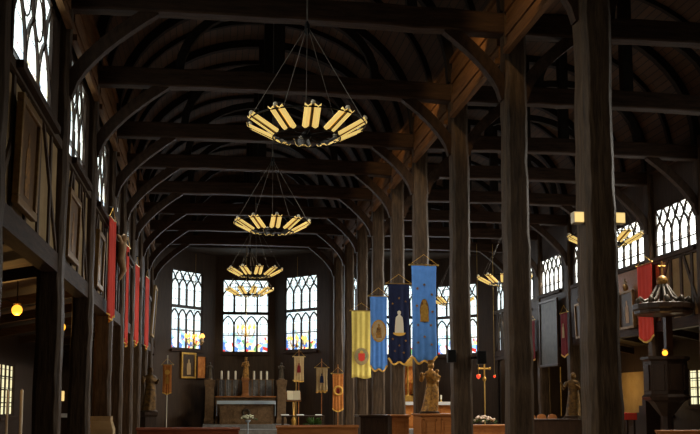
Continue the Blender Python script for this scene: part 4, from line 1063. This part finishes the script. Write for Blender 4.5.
a, b = at(530, 419, Y=31.5), at(592, 419, Y=31.5)
bench('long dark bench before the carved chairs and the saint on the right', a[0], b[0], 31.5, a[2], 'darkwood', None)

# ------------------------------------------------------------------ light
W = bpy.data.worlds.new('daylight'); sc.world = W; W.use_nodes = True
W.node_tree.nodes['Background'].inputs[0].default_value = (1, .92, .80, 1); W.node_tree.nodes['Background'].inputs[1].default_value = .022
def spot(name, loc, tgt, power, color, size, blend=.6, r=.08):
    d = bpy.data.lights.new(name, 'SPOT'); d.energy = power; d.color = color; d.spot_size = radians(size); d.spot_blend = blend; d.shadow_soft_size = r
    o = bpy.data.objects.new(name, d); COL.objects.link(o); o.location = loc
    o.rotation_euler = (Vector(tgt)-Vector(loc)).to_track_quat('-Z', 'Y').to_euler(); return o
def point(name, loc, power, color, r=.07):
    d = bpy.data.lights.new(name, 'POINT'); d.energy = power; d.color = color; d.shadow_soft_size = r
    o = bpy.data.objects.new(name, d); COL.objects.link(o); o.location = loc; return o
from mathutils import Vector
def daylight(p, wdt, hgt, direction, power, color=(1, .91, .77), down=1.0):
    d = bpy.data.lights.new('daylight', 'AREA'); d.shape = 'RECTANGLE'; d.size = wdt; d.size_y = hgt; d.energy = power; d.color = color; d.spread = radians(118)
    o = bpy.data.objects.new('window_daylight', d); COL.objects.link(o); o.location = p
    v = Vector((direction[0], direction[1], -down)); o.rotation_euler = v.to_track_quat('-Z', 'Y').to_euler()
for i, (a, b, s_, t_) in enumerate(RB): daylight((XS-.32, (a+b)/2, (s_+t_)/2), b-a, (t_-s_)*.9, (-1, 0), 300 if i < 6 else 130)
for i, (a, b, s_, t_) in enumerate(LB): daylight((XL+.32, (a+b)/2, (s_+t_)/2), b-a, (t_-s_)*.9, (1, 0), 70 if i < 5 else 190)
for p0, p1, xm in ((A0, A1, 185), (A1, A2, 245), (A2, A3, 302), (B0, B1, 355), (B1, B2, 400), (B2, B3, 458)):
    q = on(p0, p1, xm); w_ = math.hypot(p1[0]-p0[0], p1[1]-p0[1]); n_ = ((p1[1]-p0[1])/w_, -(p1[0]-p0[0])/w_)
    daylight((q[0]+n_[0]*.4, q[1]+n_[1]*.4, 6.3), 2.0, 3.6, n_, 52, (.95, .96, 1), .35)
daylight((-7.0, 34.5, 2.1), 2.4, 1.6, (1, -.3), 30, (1, .85, .55), .1)
daylight((18.8, 33.9, 2.2), 2.4, 1.3, (-1, -.3), 40, (1, .8, .5), .1)
WARM = (1, .62, .26)
for i, p in enumerate(lamps): point('aisle_lamp_light', (p[0]-(.0 if i < 2 else .15), p[1]-(0 if i < 2 else .3), p[2]-(.25 if i < 2 else -.1)), 40 if i < 2 else 8, (1, .5, .14))
point('aisle_wall_fill', (17.6, 40.0, 2.3), 45, (1, .62, .2))  # unseen point light added to brighten the ochre plaster of the right aisle
for k, pw in ((0, 120), (1, 130), (2, 130), (3, 80), (4, 40)):   # unseen warm uplights set above the tie beams by the post heads, no fixtures built
    spot('vault_uplight', (XM-1.5, YS[k]+.25, 9.75), (XM-.15, YS[k]+2.3, 9.3), pw*1.1, WARM, 54)
spot('banner_fill_spot', (1.8, 17.0, 8.6), (XM-.3, 29, 5.0), 1500, (1, .90, .74), 34)  # unseen spot added to brighten the banners on the middle posts
spot('chest_fill_spot', (8.5, 17.5, 8.4), (7.3, 26.5, 1.4), 500, (1, .75, .42), 30)  # unseen warm spot added to brighten the brown chests
spot('altar_fill_spot', (AX+.5, 33.0, 8.6), (AX, 47, 2.2), 1600, (1, .82, .55), 34)  # unseen spot added to lift the dark choir around the high altar
spot('relief_sunbeam', (2.6, 38.0, 8.5), (-1.75, 46.3, 3.5), 900, (1, .72, .38), 20)  # unseen warm spot added as a sunbeam on the relief and golden banner
